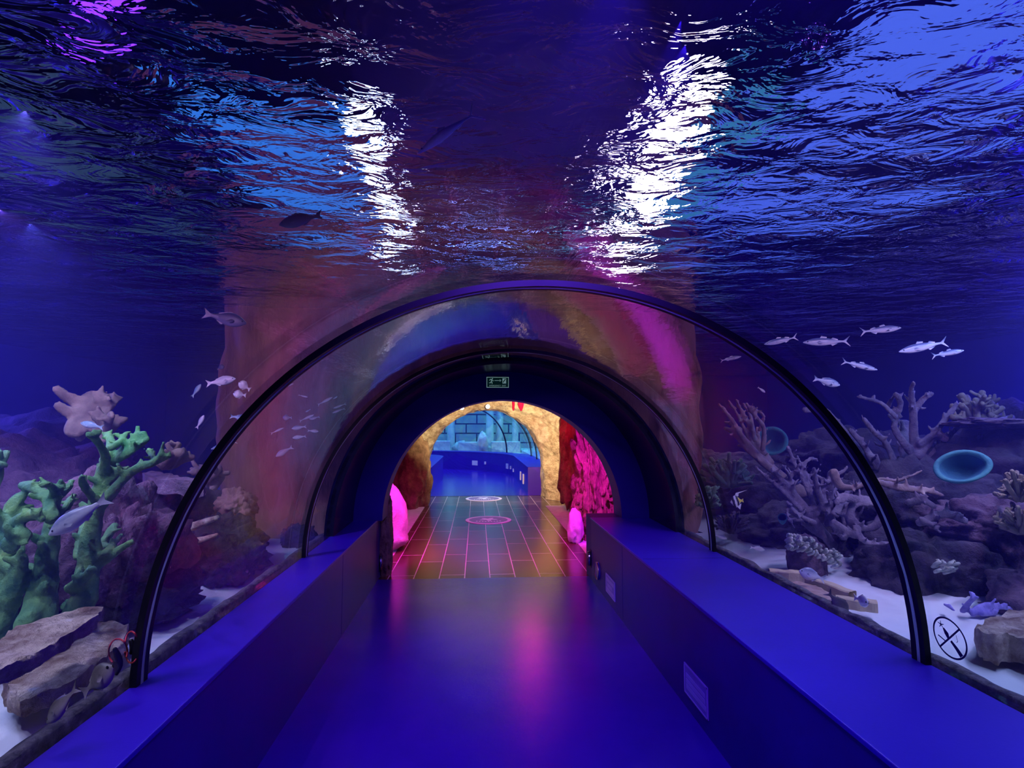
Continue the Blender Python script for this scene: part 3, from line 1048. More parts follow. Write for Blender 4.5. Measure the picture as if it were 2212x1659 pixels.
# ------------------------------------------------------------------ corals
def coral(name, label, cat, strokes, Y, mat, spread=.25, flat=1.0, seed=1, voxel=0.0, group=None, jit=1.0, base=None, nubs=3, nl=2.6):
    """strokes: lists of (u, v, radius in pixels); each stroke leans to its own depth."""
    r_ = random.Random(seed)
    bm = bmesh.new()
    for s in strokes:
        dy0 = (r_.random() - .5) * spread * .35
        dy1 = dy0 + (r_.random() - .5) * spread
        pts, rad = [], []
        lu = None
        lr = 8
        for i, q in enumerate(s):
            y = Y + dy0 + (dy1 - dy0) * i / max(1, len(s) - 1)
            pts.append(P(q[0], q[1], y))
            lr = q[2] if len(q) > 2 else lr * .88
            rad.append(lr * y / F * jit)
        fd = Vector((r_.uniform(-.5, .5), 1, r_.uniform(-.4, .4))).normalized()
        tube(bm, pts, rad, 10, flat=flat, flat_dir=fd, smooth=4, wob=.3, seed=seed)
        for _k in range(nubs):                      # short side twigs
            q = r_.uniform(.25, .98) * (len(pts) - 1)
            i = min(int(q), len(pts) - 2)
            t_ = q - i
            c = pts[i].lerp(pts[i + 1], t_)
            rr = rad[i] * (1 - t_) + rad[i + 1] * t_
            ax = (pts[i + 1] - pts[i]).normalized()
            d = Vector((r_.uniform(-1, 1), r_.uniform(-.7, .5), r_.uniform(-.2, 1)))
            d = (d - ax * d.dot(ax) * .6).normalized()
            ln = rr * r_.uniform(1.3, nl)
            bend = d + Vector((0, 0, .5))
            tube(bm, [c, c + d * ln * .6, c + d * ln * .6 + bend.normalized() * ln * .5], [rr * .62, rr * .55, rr * .42], 8, flat=flat, flat_dir=fd, smooth=3, wob=.3, seed=seed + _k)
    if base:
        c = P(base[0], base[1], Y)
        bmesh.ops.create_icosphere(bm, subdivisions=3, radius=1, matrix=Matrix.Translation(c) @ Matrix.Diagonal((base[2], base[2], base[3], 1)))
    mods = (('REMESH', {'mode': 'VOXEL', 'voxel_size': voxel, 'use_smooth_shade': True}),) if voxel else ()
    return tag(obj(name, bm, M[mat], None, True, origin='base', mods=mods), label, cat, group)

coral('branching_coral', 'tall green branching coral behind the large silver fish at the left', 'coral', [
    [(150, 1345, 30), (185, 1290, 27), (192, 1220, 24), (200, 1150, 22), (212, 1085, 19), (222, 1015, 16)],
    [(222, 1020, 15), (226, 985, 13), (216, 962, 12), (204, 946, 12), (192, 940, 10)],
    [(224, 995, 13), (240, 966, 12), (238, 948, 10), (231, 938, 8)],
    [(240, 968, 11), (256, 958, 10), (268, 944, 9), (272, 937, 8)],
    [(220, 1012, 14), (252, 988, 12), (274, 968, 12), (290, 952, 12), (300, 942, 10), (312, 938, 9)],
    [(255, 992, 11), (282, 975, 10), (305, 956, 11), (317, 948, 9)],
    [(205, 1110, 16), (240, 1066, 14), (270, 1032, 13), (300, 1010, 12), (330, 1000, 10), (346, 984, 8), (353, 956, 5)],
    [(328, 1002, 9), (366, 985, 7)], [(336, 1000, 8), (322, 974, 8)],
    [(214, 1060, 16), (232, 1026, 17), (246, 1008, 14)], [(216, 1055, 14), (240, 1030, 15), (258, 1016, 10)],
    [(212, 1090, 11), (180, 1046, 9), (178, 1028, 6)],
    [(188, 1240, 16), (222, 1175, 12), (238, 1148, 10), (248, 1134, 8)],
    [(225, 1195, 9), (255, 1165, 7), (262, 1155, 5)],
    [(200, 1228, 12), (240, 1200, 10), (262, 1184, 9), (284, 1171, 8)],
    [(150, 1272, 14), (180, 1250, 12), (202, 1230, 10)],
    [(140, 1312, 12), (165, 1300, 9), (184, 1296, 7)],
    [(172, 1200, 15), (180, 1155, 13), (186, 1130, 10), (202, 1121, 8)]],
    2.85, 'green', .5, .7, 3, voxel=.009, jit=.88, nubs=4, nl=2.4)
coral('branching_coral', 'yellow green branching coral with broad lobes in front at the left edge', 'coral', [
    [(90, 1345, 36), (98, 1280, 32), (102, 1215, 28), (108, 1160, 24), (114, 1115, 20)],
    [(112, 1120, 19), (106, 1085, 16), (86, 1062, 14), (64, 1050, 13), (48, 1048, 11)],
    [(112, 1105, 16), (119, 1065, 13), (106, 1047, 12), (92, 1048, 10)],
    [(118, 1095, 12), (128, 1062, 11), (132, 1038, 7)],
    [(126, 1075, 10), (148, 1052, 9), (153, 1038, 6)],
    [(116, 1135, 15), (144, 1095, 11), (159, 1070, 7)],
    [(-8, 1350, 46), (8, 1270, 40), (14, 1200, 32), (18, 1135, 27), (30, 1092, 22), (42, 1074, 15)],
    [(22, 1180, 22), (46, 1152, 16), (62, 1156, 12)],
    [(18, 1300, 34), (38, 1240, 25), (46, 1205, 17)],
    [(58, 1345, 30), (78, 1290, 26), (96, 1240, 20), (112, 1220, 16)],
    [(20, 1140, 20), (50, 1122, 13), (74, 1112, 12), (92, 1122, 10)],
    [(30, 1130, 18), (58, 1112, 12), (84, 1106, 10)]],
    2.5, 'green', .45, .75, 5, voxel=.009, jit=.8, nubs=5, nl=2.3)
coral('branching_coral', 'small green coral tip at the left edge above the yellow green coral', 'coral', [
    [(-20, 1050, 16), (-6, 1010, 12), (4, 990, 10), (14, 978, 7)], [(-6, 1005, 9), (8, 1004, 8)]], 3.1, 'green', .2, .8, 6)
coral('plate_coral', 'beige plate coral topping the purple mound at the left', 'coral', [
    [(165, 930, 22), (180, 895, 24), (195, 868, 24), (206, 855, 18)], [(190, 900, 16), (212, 875, 15), (236, 862, 9)],
    [(200, 925, 13), (225, 890, 12), (245, 868, 10), (258, 858, 9)],
    [(215, 940, 16), (232, 912, 15), (242, 896, 11)], [(222, 950, 12), (250, 915, 11), (270, 905, 9)], [(185, 930, 12), (170, 945, 12)]],
    4.4, 'beige', .4, .5, 8, voxel=.02)
coral('knobbly_coral', 'grey brown knobbly coral at the edge of the green coral, left of the first rib', 'coral', [
    [(352, 1000, 16), (372, 985, 14), (392, 978, 11)], [(365, 1005, 12), (395, 990, 11), (415, 988, 7)], [(372, 975, 9), (385, 960, 7)]],
    4.2, 'beige', .3, .8, 9)
coral('knobbly_coral', 'pale violet rounded coral on the ledges right of the first rib', 'coral', [
    [(430, 1050, 12), (452, 1030, 14), (470, 1012, 11)], [(440, 1020, 10), (460, 1010, 9)], [(455, 1055, 12), (472, 1030, 13)], [(420, 1020, 9), (436, 1010, 8)]],
    4.7, 'elk2', .3, .9, 10)
coral('bushy_coral', 'small dark bushy coral beside the furry boulder at the left sand', 'coral', [
    [(470 + 9 * k, 1285 - 5 * k, 7), (462 + 12 * k, 1250 - 6 * (k % 3), 6), (458 + 15 * k, 1225 + 9 * (k % 2), 4)] for k in range(6)],
    4.2, 'elk', .4, .9, 11)

# right side
coral('branching_coral', 'pink tipped branching coral reaching up left beside the brown rock wall', 'coral', [
    [(1735, 1065, 16), (1690, 1030, 13), (1650, 1000, 11), (1612, 965, 10), (1586, 935, 8), (1566, 925, 6)],
    [(1700, 1038, 12), (1640, 985, 9), (1605, 945, 8), (1580, 905, 6), (1552, 872, 4)],
    [(1640, 990, 9), (1612, 935, 7), (1590, 890, 5), (1574, 866, 4)],
    [(1652, 995, 9), (1628, 940, 7), (1604, 892, 6), (1590, 864, 4)],
    [(1630, 950, 8), (1622, 900, 6), (1606, 872, 5)],
    [(1648, 970, 9), (1650, 925, 7), (1630, 898, 7), (1612, 872, 5)],
    [(1640, 930, 6), (1650, 900, 5), (1630, 884, 5)],
    [(1612, 962, 8), (1585, 920, 6), (1566, 912, 5)],
    [(1665, 1000, 10), (1640, 960, 8), (1636, 925, 6)],
    [(1600, 925, 5), (1584, 918, 5), (1578, 910, 4)]],
    5.3, 'elk2', .5, .6, 21, voxel=.013, jit=.82, nubs=5, nl=4)
coral('branching_coral', 'dense lilac branching coral in the middle of the right reef', 'coral', [
    [(1800, 1180, 20), (1770, 1140, 17), (1735, 1090, 14), (1700, 1050, 12), (1668, 1012, 10)],
    [(1765, 1110, 13), (1742, 1050, 10), (1716, 1000, 9), (1702, 966, 8)],
    [(1750, 1060, 10), (1736, 1010, 9), (1752, 990, 7), (1766, 996, 5)],
    [(1770, 1080, 10), (1745, 1030, 8), (1722, 985, 6)],
    [(1790, 1130, 18), (1792, 1070, 16), (1796, 1022, 17)],
    [(1805, 1110, 16), (1832, 1062, 10), (1862, 1046, 9), (1896, 1040, 7)],
    [(1730, 1100, 12), (1690, 1060, 10), (1655, 1030, 8), (1632, 1008, 6)],
    [(1720, 1075, 9), (1706, 1030, 8), (1690, 1005, 6)],
    [(1820, 1160, 16), (1850, 1120, 13), (1842, 1092, 12)],
    [(1760, 1130, 12), (1722, 1110, 9), (1700, 1085, 8)],
    [(1690, 1040, 9), (1716, 1022, 8), (1728, 1002, 6)],
    [(1780, 1100, 13), (1762, 1040, 11), (1758, 1012, 9)],
    [(1810, 1150, 14), (1780, 1080, 12), (1776, 1040, 8)],
    [(1830, 1150, 18), (1822, 1095, 15), (1818, 1070, 12)],
    [(1715, 1090, 8), (1700, 1110, 7), (1716, 1140, 6)],
    [(1780, 1160, 12), (1745, 1140, 9), (1726, 1120, 7)],
    [(1704, 1052, 8), (1730, 1040, 7), (1748, 1024, 5)]],
    4.5, 'elk', .55, .42, 22, voxel=.011, jit=.64, nubs=8, nl=4.2)
coral('branching_coral', 'broad antler shaped coral along the top of the right reef', 'coral', [
    [(1985, 1045, 20), (1962, 1000, 16), (1952, 945, 15), (1958, 915, 16)],
    [(1962, 1000, 14), (1900, 1010, 12), (1868, 965, 10), (1838, 930, 9)],
    [(1975, 985, 12), (1932, 925, 10), (1945, 875, 9), (1934, 851, 8)],
    [(1935, 900, 9), (1905, 872, 7), (1870, 861, 6), (1850, 855, 5)],
    [(1918, 878, 7), (1930, 856, 5), (1940, 849, 4)],
    [(1975, 965, 12), (1972, 895, 11), (1968, 845, 8), (1973, 826, 6)],
    [(1972, 895, 9), (1988, 868, 8), (2012, 850, 8)],
    [(1985, 985, 13), (2022, 932, 10), (2060, 882, 8), (2066, 868, 5)],
    [(2000, 1000, 12), (2050, 942, 9), (2088, 905, 8)],
    [(1990, 960, 14), (2022, 940, 14), (2044, 950, 9)],
    [(1945, 1040, 12), (1915, 960, 9), (1890, 935, 8), (1866, 905, 8)],
    [(1880, 1000, 9), (1800, 900, 7), (1772, 885, 10), (1738, 886, 8)],
    [(1890, 1010, 9), (1842, 985, 8), (1822, 950, 7), (1850, 930, 5)],
    [(1850, 1005, 9), (1842, 965, 8), (1858, 945, 7)],
    [(2000, 1060, 12), (2035, 1000, 10), (2110, 950, 8), (2128, 952, 5)],
    [(1940, 1080, 12), (1960, 1040, 8), (1992, 1016, 6)]],
    5.0, 'elk', .6, .45, 23, voxel=.014, jit=.85, nubs=5, nl=3.6)
coral('plate_coral', 'coral plate with a round hole through it, right of the pink speckled tips', 'coral', [
    [(1870 + 34 * math.cos(a), 1112 + 30 * math.sin(a), 13 + 3 * math.sin(3 * a)) for a in [i * PI / 6 - .5 for i in range(13)]],
    [(1850, 1078, 12), (1820, 1075, 12), (1806, 1085, 10)], [(1895, 1085, 10), (1905, 1110, 9)], [(1850, 1140, 12), (1862, 1165, 10), (1895, 1175, 7), (1918, 1172, 5)],
    [(1800, 1130, 12), (1830, 1150, 11), (1850, 1160, 9)]],
    3.85, 'elk', .18, .4, 24, voxel=.011, jit=.85, nubs=4)
coral('branching_coral', 'long low coral arm reaching right behind the first rib leg', 'coral', [
    [(1800, 1020, 14), (1815, 1050, 12), (1850, 1052, 9), (1900, 1036, 8), (1940, 1038, 7), (1990, 1018, 5)],
    [(1890, 1040, 9), (1940, 1052, 12), (2000, 1060, 10), (2036, 1070, 7)]],
    4.0, 'elk2', .3, .5, 25, voxel=.012, jit=.8, nubs=6, nl=3)
coral('plate_coral', 'violet speckled coral plate low beside the first rib leg on the right', 'coral', [
    [(1960, 1085, 10), (1990, 1080, 12), (2018, 1094, 9)], [(1985, 1130, 12), (2040, 1110, 14), (2085, 1125, 12)], [(1990, 1120, 9), (2020, 1140, 8), (2030, 1150, 6)]],
    3.6, 'elk', .2, .45, 26, voxel=.01, jit=.75, nubs=8, nl=2.4)


def bush(name, label, cx, cy, rx, ry, Y, mat, n, seed, r0=5.0, group=None):
    r_ = random.Random(seed)
    st = []
    for k in range(n):
        a = PI * (.04 + .92 * (k + r_.random() * .6) / n)
        q = .75 + .35 * r_.random()
        ex, ey = cx + rx * q * math.cos(a), cy - ry * q * math.sin(a)
        mx, my = cx + rx * .5 * math.cos(a) + r_.uniform(-4, 4), cy - ry * .5 * math.sin(a)
        st.append([(cx + rx * .1 * math.cos(a), cy, r0 * 1.2), (mx, my, r0 * 1.1), (ex, ey, r0)])
        st.append([(mx, my, r0), (mx + (ex - mx) * .7 + r_.uniform(-10, 10), my + (ey - my) * .8 + r_.uniform(-4, 8), r0 * .8)])
    return coral(name, label, 'coral', st, Y, mat, .5, .85, seed, jit=.8, nubs=2, nl=3)
bush('bushy_coral', 'dark green finger coral bush just right of the brown rock wall', 1574, 1050, 62, 66, 5.9, 'green_dark', 15, 31, 6)
bush('bushy_coral', 'olive finger coral bush behind the second rib leg', 1528, 1095, 26, 52, 5.2, 'green_dark', 10, 32, 6)
bush('bushy_coral', 'small dark bush coral on the right sand near the second rib leg', 1580, 1150, 40, 45, 5.0, 'rock_dark', 12, 33, 4)
bush('bushy_coral', 'knobbed bushy coral at the right edge, upper clump', 2200, 1080, 52, 60, 3.3, 'beige', 14, 34, 6)
bush('bushy_coral', 'knobbed bushy coral at the right edge, lower clump', 2205, 1150, 60, 60, 3.2, 'beige', 14, 35, 6)
bush('bushy_coral', 'brownish leafy coral at the top right end of the reef', 2110, 915, 70, 62, 5.2, 'beige', 14, 36, 9)

# tuft coral on its stump
t = thing('tuft_coral', 'tuft coral with many pale tips on a brown stump by the right sand', 'coral', P(1740, 1225, 4.0))
obj('coral_stump', rock_bm(P(1742, 1212, 4.12), (.15, .14, .2), 77, 4, .25, 1.6), M['rock_reef'], t)
r_ = random.Random(4)
bm = bmesh.new()
for k in range(150):
    u = r_.uniform(1702, 1815)
    q = (u - 1702) / 113
    v = 1162 + 36 * q * q + 8 * q + r_.uniform(-8, 22)
    y = 4.0 + r_.uniform(-.2, .12)
    p = P(u, v, y)
    tube(bm, [p + Vector((r_.uniform(-.015, .015), .03, -.018)), p, p + Vector((r_.uniform(-.01, .01), -.012, .008))], [.009, .013, .010], 7, smooth=2)
obj('coral_tips', bm, M['tuft'], t)['kind'] = 'stuff'
t = thing('tuft_coral', 'tiny pale tuft coral low on the dark rock behind the first rib leg', 'coral', P(2045, 1235, 3.5))
bm = bmesh.new()
for k in range(34):
    p = P(r_.uniform(2020, 2070), r_.uniform(1212, 1236), 3.5 + r_.uniform(-.1, .1))
    tube(bm, [p + Vector((r_.uniform(-.01, .01), .03, -.018)), p, p + Vector((r_.uniform(-.01, .01), -.012, .008))], [.008, .012, .009], 7, smooth=2)
obj('coral_tips', bm, M['tuft'], t)['kind'] = 'stuff'


def cup_sponge(label, u, v, ru, rv, Y, tilt):
    c = P(u, v, Y)
    t = thing('cup_sponge', label, 'sponge', c - Vector((0, 0, .1)))
    a, b = ru * Y / F, rv * Y / F
    axis = (EYE - c).normalized() * .9 + Vector((0, 0, .3)) + Vector((tilt, 0, 0))
    axis.normalize()
    sx = Vector((1, 0, 0)); sx = (sx - axis * sx.dot(axis)).normalized(); sy = axis.cross(sx)
    n = 40
    def lathe(prof):
        rows = []
        for r, h in prof:
            row = []
            for k in range(n + 1):
                an = 2 * PI * k / n
                w = 1 + .045 * noise.noise(Vector((math.cos(an) * 1.5, math.sin(an) * 1.5, r * 9 + u)))
                row.append(c + sx * (a * r * w * math.cos(an)) + sy * (b * r * w * math.sin(an)) + axis * h)
            rows.append(row)
        return grid_mesh(rows)
    obj('sponge_wall', lathe([(.3, -.17), (.62, -.12), (.88, -.05), (1.0, 0), (.97, .012), (.82, .006), (.76, -.01)]), M['teal'], t)
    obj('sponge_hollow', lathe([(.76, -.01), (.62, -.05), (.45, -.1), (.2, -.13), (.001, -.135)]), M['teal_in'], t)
cup_sponge('large teal cup sponge shaped like a bowl, right of the first rib', 2078, 1008, 55, 38, 3.45, .1)
cup_sponge('dim blue cup sponge behind the pink tipped branching coral', 1666, 952, 34, 34, 5.9, 0)
cup_sponge("tiny round blue coral cup low behind the striped yellow fish", 1690, 1118, 10, 9, 4.6, 0)

# violet coral and rock at the right edge of the sand
coral('knobbly_coral', 'bright violet knobbly coral behind the no flash mark at the right', 'coral', [
    [(2080, 1320, 12), (2095, 1300, 12), (2110, 1290, 9)], [(2100, 1325, 14), (2130, 1308, 13), (2170, 1312, 10), (2200, 1318, 9)], [(2060, 1318, 7), (2040, 1306, 6)],
    [(2120, 1325, 12), (2150, 1325, 10)]], 3.05, 'purple', .2, .6, 37, voxel=.008, jit=.6, nubs=9, nl=2.6)
slab_px('mottled flat rock with an overhang at the right edge of the sand', [(2108, 1352), (2130, 1332), (2170, 1320), (2230, 1316), (2290, 1330), (2300, 1380), (2230, 1384), (2180, 1368), (2150, 1372), (2120, 1366)], .66, .12, 78, 'rock_pale')

# driftwood on the right sand
def beam(name, label, a, b, w, h, mat, seed, cat='driftwood'):
    bm = bmesh.new()
    a, b = Vector(a), Vector(b)
    d = (b - a).normalized(); s = Vector((0, 0, 1)).cross(d).normalized(); up = d.cross(s)
    n = 14
    rows = []
    for i in range(n + 1):
        q = i / n
        c = a.lerp(b, q)
        ww = w * (1 + .12 * fr((seed, q * 4, 0), 2)); hh = h * (1 + .15 * fr((seed, q * 4, 3), 2))
        c = c + s * .02 * noise.noise(Vector((q * 3, seed, 0)))
        rows.append([c + s * (x * ww / 2) + up * (z * hh / 2) for x, z in ((-1, -.8), (-.8, -1), (.8, -1), (1, -.8), (1, .8), (.8, 1), (-.8, 1), (-1, .8), (-1, -.8))])
    bm = grid_mesh(rows)
    bm.faces.new([v for v in [bm.verts[0]] ] ) if False else None
    bmesh.ops.holes_fill(bm, edges=bm.edges[:], sides=12)
    bmesh.ops.remove_doubles(bm, verts=bm.verts[:], dist=1e-5)
    bmesh.ops.recalc_face_normals(bm, faces=bm.faces[:])
    return tag(obj(name, bm, M[mat], None, False, origin='base'), label, cat)
beam('driftwood_log', 'pale driftwood log under the silver bream on the right sand', Pz(1662, 1241, .60), Pz(1742, 1247, .60), .07, .07, 'wood', 1)
beam('driftwood_log', 'pale driftwood log slanting right from below the silver bream', Pz(1746, 1254, .60), Pz(1842, 1288, .58), .07, .06, 'wood', 2)
beam('driftwood_log', 'short driftwood log lowest on the right sand, next to the first rib', Pz(1806, 1299, .57), Pz(1895, 1310, .57), .07, .06, 'wood', 3)
slab_px('sawn flat piece of wood with growth rings lying between the logs', [(1690, 1259), (1722, 1256), (1762, 1264), (1798, 1284), (1794, 1296), (1752, 1292), (1718, 1278)], .615, .05, 79, 'wood_cut', .004)
# ------------------------------------------------------------------ fish
SHAPES = {                       # half height, half width, vertical bow along the body (nose 0 .. tail root 1)
    'slender': dict(h=[.012, .045, .07, .082, .085, .08, .066, .045, .026, .018], w=.62, tail=(.16, .11, .55), dors=[(.42, .58, .05), (.70, .86, .03)], anal=(.68, .84, .03)),
    'bream': dict(h=[.02, .11, .18, .215, .225, .21, .175, .12, .065, .042], w=.36, tail=(.2, .17, .5), dors=[(.34, .80, .05)], anal=(.62, .80, .05)),
    'oval': dict(h=[.02, .085, .13, .155, .16, .15, .125, .09, .055, .04], w=.5, tail=(.18, .13, .4), dors=[(.36, .80, .04)], anal=(.62, .8, .035)),
    'round': dict(h=[.05, .2, .28, .32, .33, .31, .26, .18, .09, .055], w=.4, tail=(.2, .2, .25), dors=[(.36, .85, .07)], anal=(.55, .85, .06)),
    'shark': dict(h=[.01, .032, .05, .062, .066, .062, .05, .034, .02, .013], w=.8, tail=(.16, .15, .7), dors=[(.44, .58, .05)], anal=(.72, .8, .02)),
}


def interp(a, q):
    x = q * (len(a) - 1)
    i = min(int(x), len(a) - 2)
    t = x - i
    t = t * t * (3 - 2 * t)
    return a[i] * (1 - t) + a[i + 1] * t


def fish_body(S, L_, bend, n=18, seg=14):
    """Body along +x (nose at +L/2), z up."""
    rows = []
    bl = L_ * (1 - S['tail'][0])
    for i in range(n + 1):
        q = i / n
        x = L_ / 2 - bl * q
        h = interp(S['h'], q) * L_
        w = h * S['w'] * (1.0 if q < .6 else 1 - .45 * (q - .6) / .4)
        y0 = bend * L_ * math.sin(q * PI * .9) * q
        row = []
        for k in range(seg + 1):
            a = 2 * PI * k / seg
            row.append(Vector((x, y0 + w * math.sin(a), h * math.cos(a) * (1.0 if math.cos(a) > 0 else .94))))
        rows.append(row)
    bm = grid_mesh(rows)
    bm.verts.ensure_lookup_table()
    bmesh.ops.holes_fill(bm, edges=bm.edges[:], sides=20)
    bmesh.ops.remove_doubles(bm, verts=bm.verts[:], dist=1e-6 * max(L_, .01) + 1e-7)
    bmesh.ops.recalc_face_normals(bm, faces=bm.faces[:])
    return bm


def fin(poly, th, y0=0.0):
    """Flat fin with a little thickness in the x-z plane."""
    bm = bmesh.new()
    A = [bm.verts.new((x, y0 - th, z)) for x, z in poly]
    B = [bm.verts.new((x, y0 + th, z)) for x, z in poly]
    bm.faces.new(A); bm.faces.new(list(reversed(B)))
    for i in range(len(poly)):
        j = (i + 1) % len(poly)
        bm.faces.new((A[i], B[i], B[j], A[j]))
    bmesh.ops.recalc_face_normals(bm, faces=bm.faces[:])
    return bm


def local(name, bm, mat, parent, smooth=True):
    me = bpy.data.meshes.new(name)
    bm.to_mesh(me); bm.free()
    for p in me.polygons: p.use_smooth = smooth
    me.materials.append(mat)
    return link(bpy.data.objects.new(name, me), parent)


def fish(name, label, head, tail, Y, kind, mat, cat='fish', dy=0.0, roll=0.0, group=None, bend=.03, simple=False, up=None):
    a, b = P(head[0], head[1], Y - dy / 2), P(tail[0], tail[1], Y + dy / 2)
    L_ = (a - b).length
    S = SHAPES[kind]
    x = (a - b).normalized()
    u = Vector(up) if up else Vector((0, 0, 1))
    u = (u - x * u.dot(x)).normalized()
    y = u.cross(x)
    R_ = Matrix((x, y, u)).transposed()
    R_ = R_ @ Matrix.Rotation(roll, 3, 'X')
    t = thing(name, label, cat, (a + b) / 2, group)
    t.rotation_euler = R_.to_euler()
    m = M[mat]
    local('body', fish_body(S, L_, bend), m, t)
    tl, th, fk = S['tail']
    x0 = L_ / 2 - L_ * (1 - tl)
    r = S['h'][-1] * L_ * .9
    yb = bend * L_ * math.sin(PI * .9)
    xe = -L_ / 2
    local('tail_fin', fin([(x0 + .02 * L_, r), (x0 - .03 * L_, r * 1.3), (xe, th * L_), (xe + .02 * L_, th * L_ * .75), (xe + tl * L_ * fk, 0),
                           (xe + .02 * L_, -th * L_ * .75), (xe, -th * L_), (x0 - .03 * L_, -r * 1.3), (x0 + .02 * L_, -r)], .004 * L_ + .0006, yb), m, t, False)
    if simple:
        return t
    bl = L_ * (1 - tl)
    for q0, q1, hh in S['dors']:
        xa, xb = L_ / 2 - bl * q0, L_ / 2 - bl * q1
        za, zb = interp(S['h'], q0) * L_ * .9, interp(S['h'], q1) * L_ * .85
        ym = bend * L_ * math.sin((q0 + q1) / 2 * PI * .9) * (q0 + q1) / 2
        local('dorsal_fin', fin([(xa, za), (xa - (xa - xb) * .3, za + hh * L_), (xb - .02 * L_, zb + hh * .6 * L_), (xb, zb)], .003 * L_, ym), m, t, False)
    q0, q1, hh = S['anal']
    xa, xb = L_ / 2 - bl * q0, L_ / 2 - bl * q1
    za, zb = -interp(S['h'], q0) * L_ * .85, -interp(S['h'], q1) * L_ * .8
    local('anal_fin', fin([(xa, za), (xa - (xa - xb) * .3, za - hh * L_), (xb - .02 * L_, zb - hh * .5 * L_), (xb, zb)], .003 * L_, bend * L_ * .5), m, t, False)
    qx = L_ / 2 - bl * .3
    hz = interp(S['h'], .3) * L_
    wz = hz * S['w']
    for sgn in (-1, 1):
        bm = fin([(qx, -.1 * hz), (qx - .05 * L_, .15 * hz), (qx - .16 * L_, -.35 * hz), (qx - .1 * L_, -.5 * hz), (qx - .02 * L_, -.3 * hz)], .002 * L_, 0)
        bmesh.ops.rotate(bm, verts=bm.verts, cent=(qx, 0, 0), matrix=Matrix.Rotation(-sgn * .4, 3, 'Z'))
        bmesh.ops.translate(bm, verts=bm.verts, vec=(0, sgn * wz * .96, 0))
        local('pectoral_fin', bm, m, t, False)
        ex = L_ / 2 - bl * .1
        eh = interp(S['h'], .1) * L_
        bm = bmesh.new()
        bmesh.ops.create_uvsphere(bm, u_segments=12, v_segments=8, radius=max(.012 * L_, eh * .2))
        bmesh.ops.scale(bm, verts=bm.verts, vec=(1, .5, 1))
        bmesh.ops.translate(bm, verts=bm.verts, vec=(ex, sgn * eh * S['w'] * .93, eh * .3))
        local('eye', bm, M['eye'], t)
    return t


g = 'slender fish schooling over the right reef'
fish('schooling_fish', 'thin silvery blue fish curving left, first of the school right of the near rib', (1651, 744), (1722, 728), 4.4, 'slender', 'fish_blue', group=g, bend=.08)
fish('schooling_fish', 'long pale blue fish heading left between the near rib and the rising fish', (1735, 740), (1836, 737), 4.2, 'slender', 'fish_blue', group=g, bend=.02)
fish('schooling_fish', 'topmost pale blue fish of the right school, heading right with fins down', (1946, 708), (1858, 717), 4.3, 'slender', 'fish_blue', group=g)
fish('schooling_fish', 'long bright blue fish slanting down to the left at the right of the school', (1942, 760), (2046, 738), 4.0, 'slender', 'fish_blue', group=g)
fish('schooling_fish', 'bright blue fish heading right, rightmost of the school', (2082, 757), (2012, 769), 4.1, 'slender', 'fish_blue', group=g)
fish('schooling_fish', 'blue fish slanting down to the right in the middle of the school', (1895, 799), (1818, 780), 4.1, 'slender', 'fish_blue', group=g)
fish('schooling_fish', 'short blue fish lowest in the school, just above the near rib', (1814, 832), (1757, 817), 4.1, 'oval', 'fish_blue', group=g)
fish('schooling_fish', 'dim arched fish swimming between the two ribs on the right', (1601, 770), (1556, 779), 5.2, 'slender', 'fish_silver', group=g, bend=.1)
fish('small_fish', 'tiny pale lilac fish between the two ribs above the pink tipped coral', (1653, 848), (1637, 836), 5.0, 'oval', 'fish_pale', simple=True)
fish('bream', 'silver bream hovering over the driftwood on the right sand', (1726, 1233), (1783, 1252), 3.35, 'bream', 'fish_silver', bend=.02)
fish('bream', 'grey bream nosing down against the right kerb beside the driftwood', (1832, 1324), (1786, 1278), 2.93, 'bream', 'fish_grey', roll=.3)
fish('small_fish', 'pale ghostly fish turned away above the lowest driftwood log', (1876, 1304), (1844, 1290), 2.98, 'round', 'fish_pale', dy=.1)
fish('small_fish', 'flat white fish resting on the right sand past the logs', (1652, 1188), (1620, 1182), 4.5, 'oval', 'fish_pale')
fish('small_fish', 'small grey white fish on the sand beside the second rib leg', (1570, 1164), (1542, 1154), 4.9, 'oval', 'fish_silver', simple=True)
fish('bream', 'dull teal bream by the mottled rock at the right edge', (2222, 1404), (2164, 1374), 2.75, 'oval', 'fish_teal')

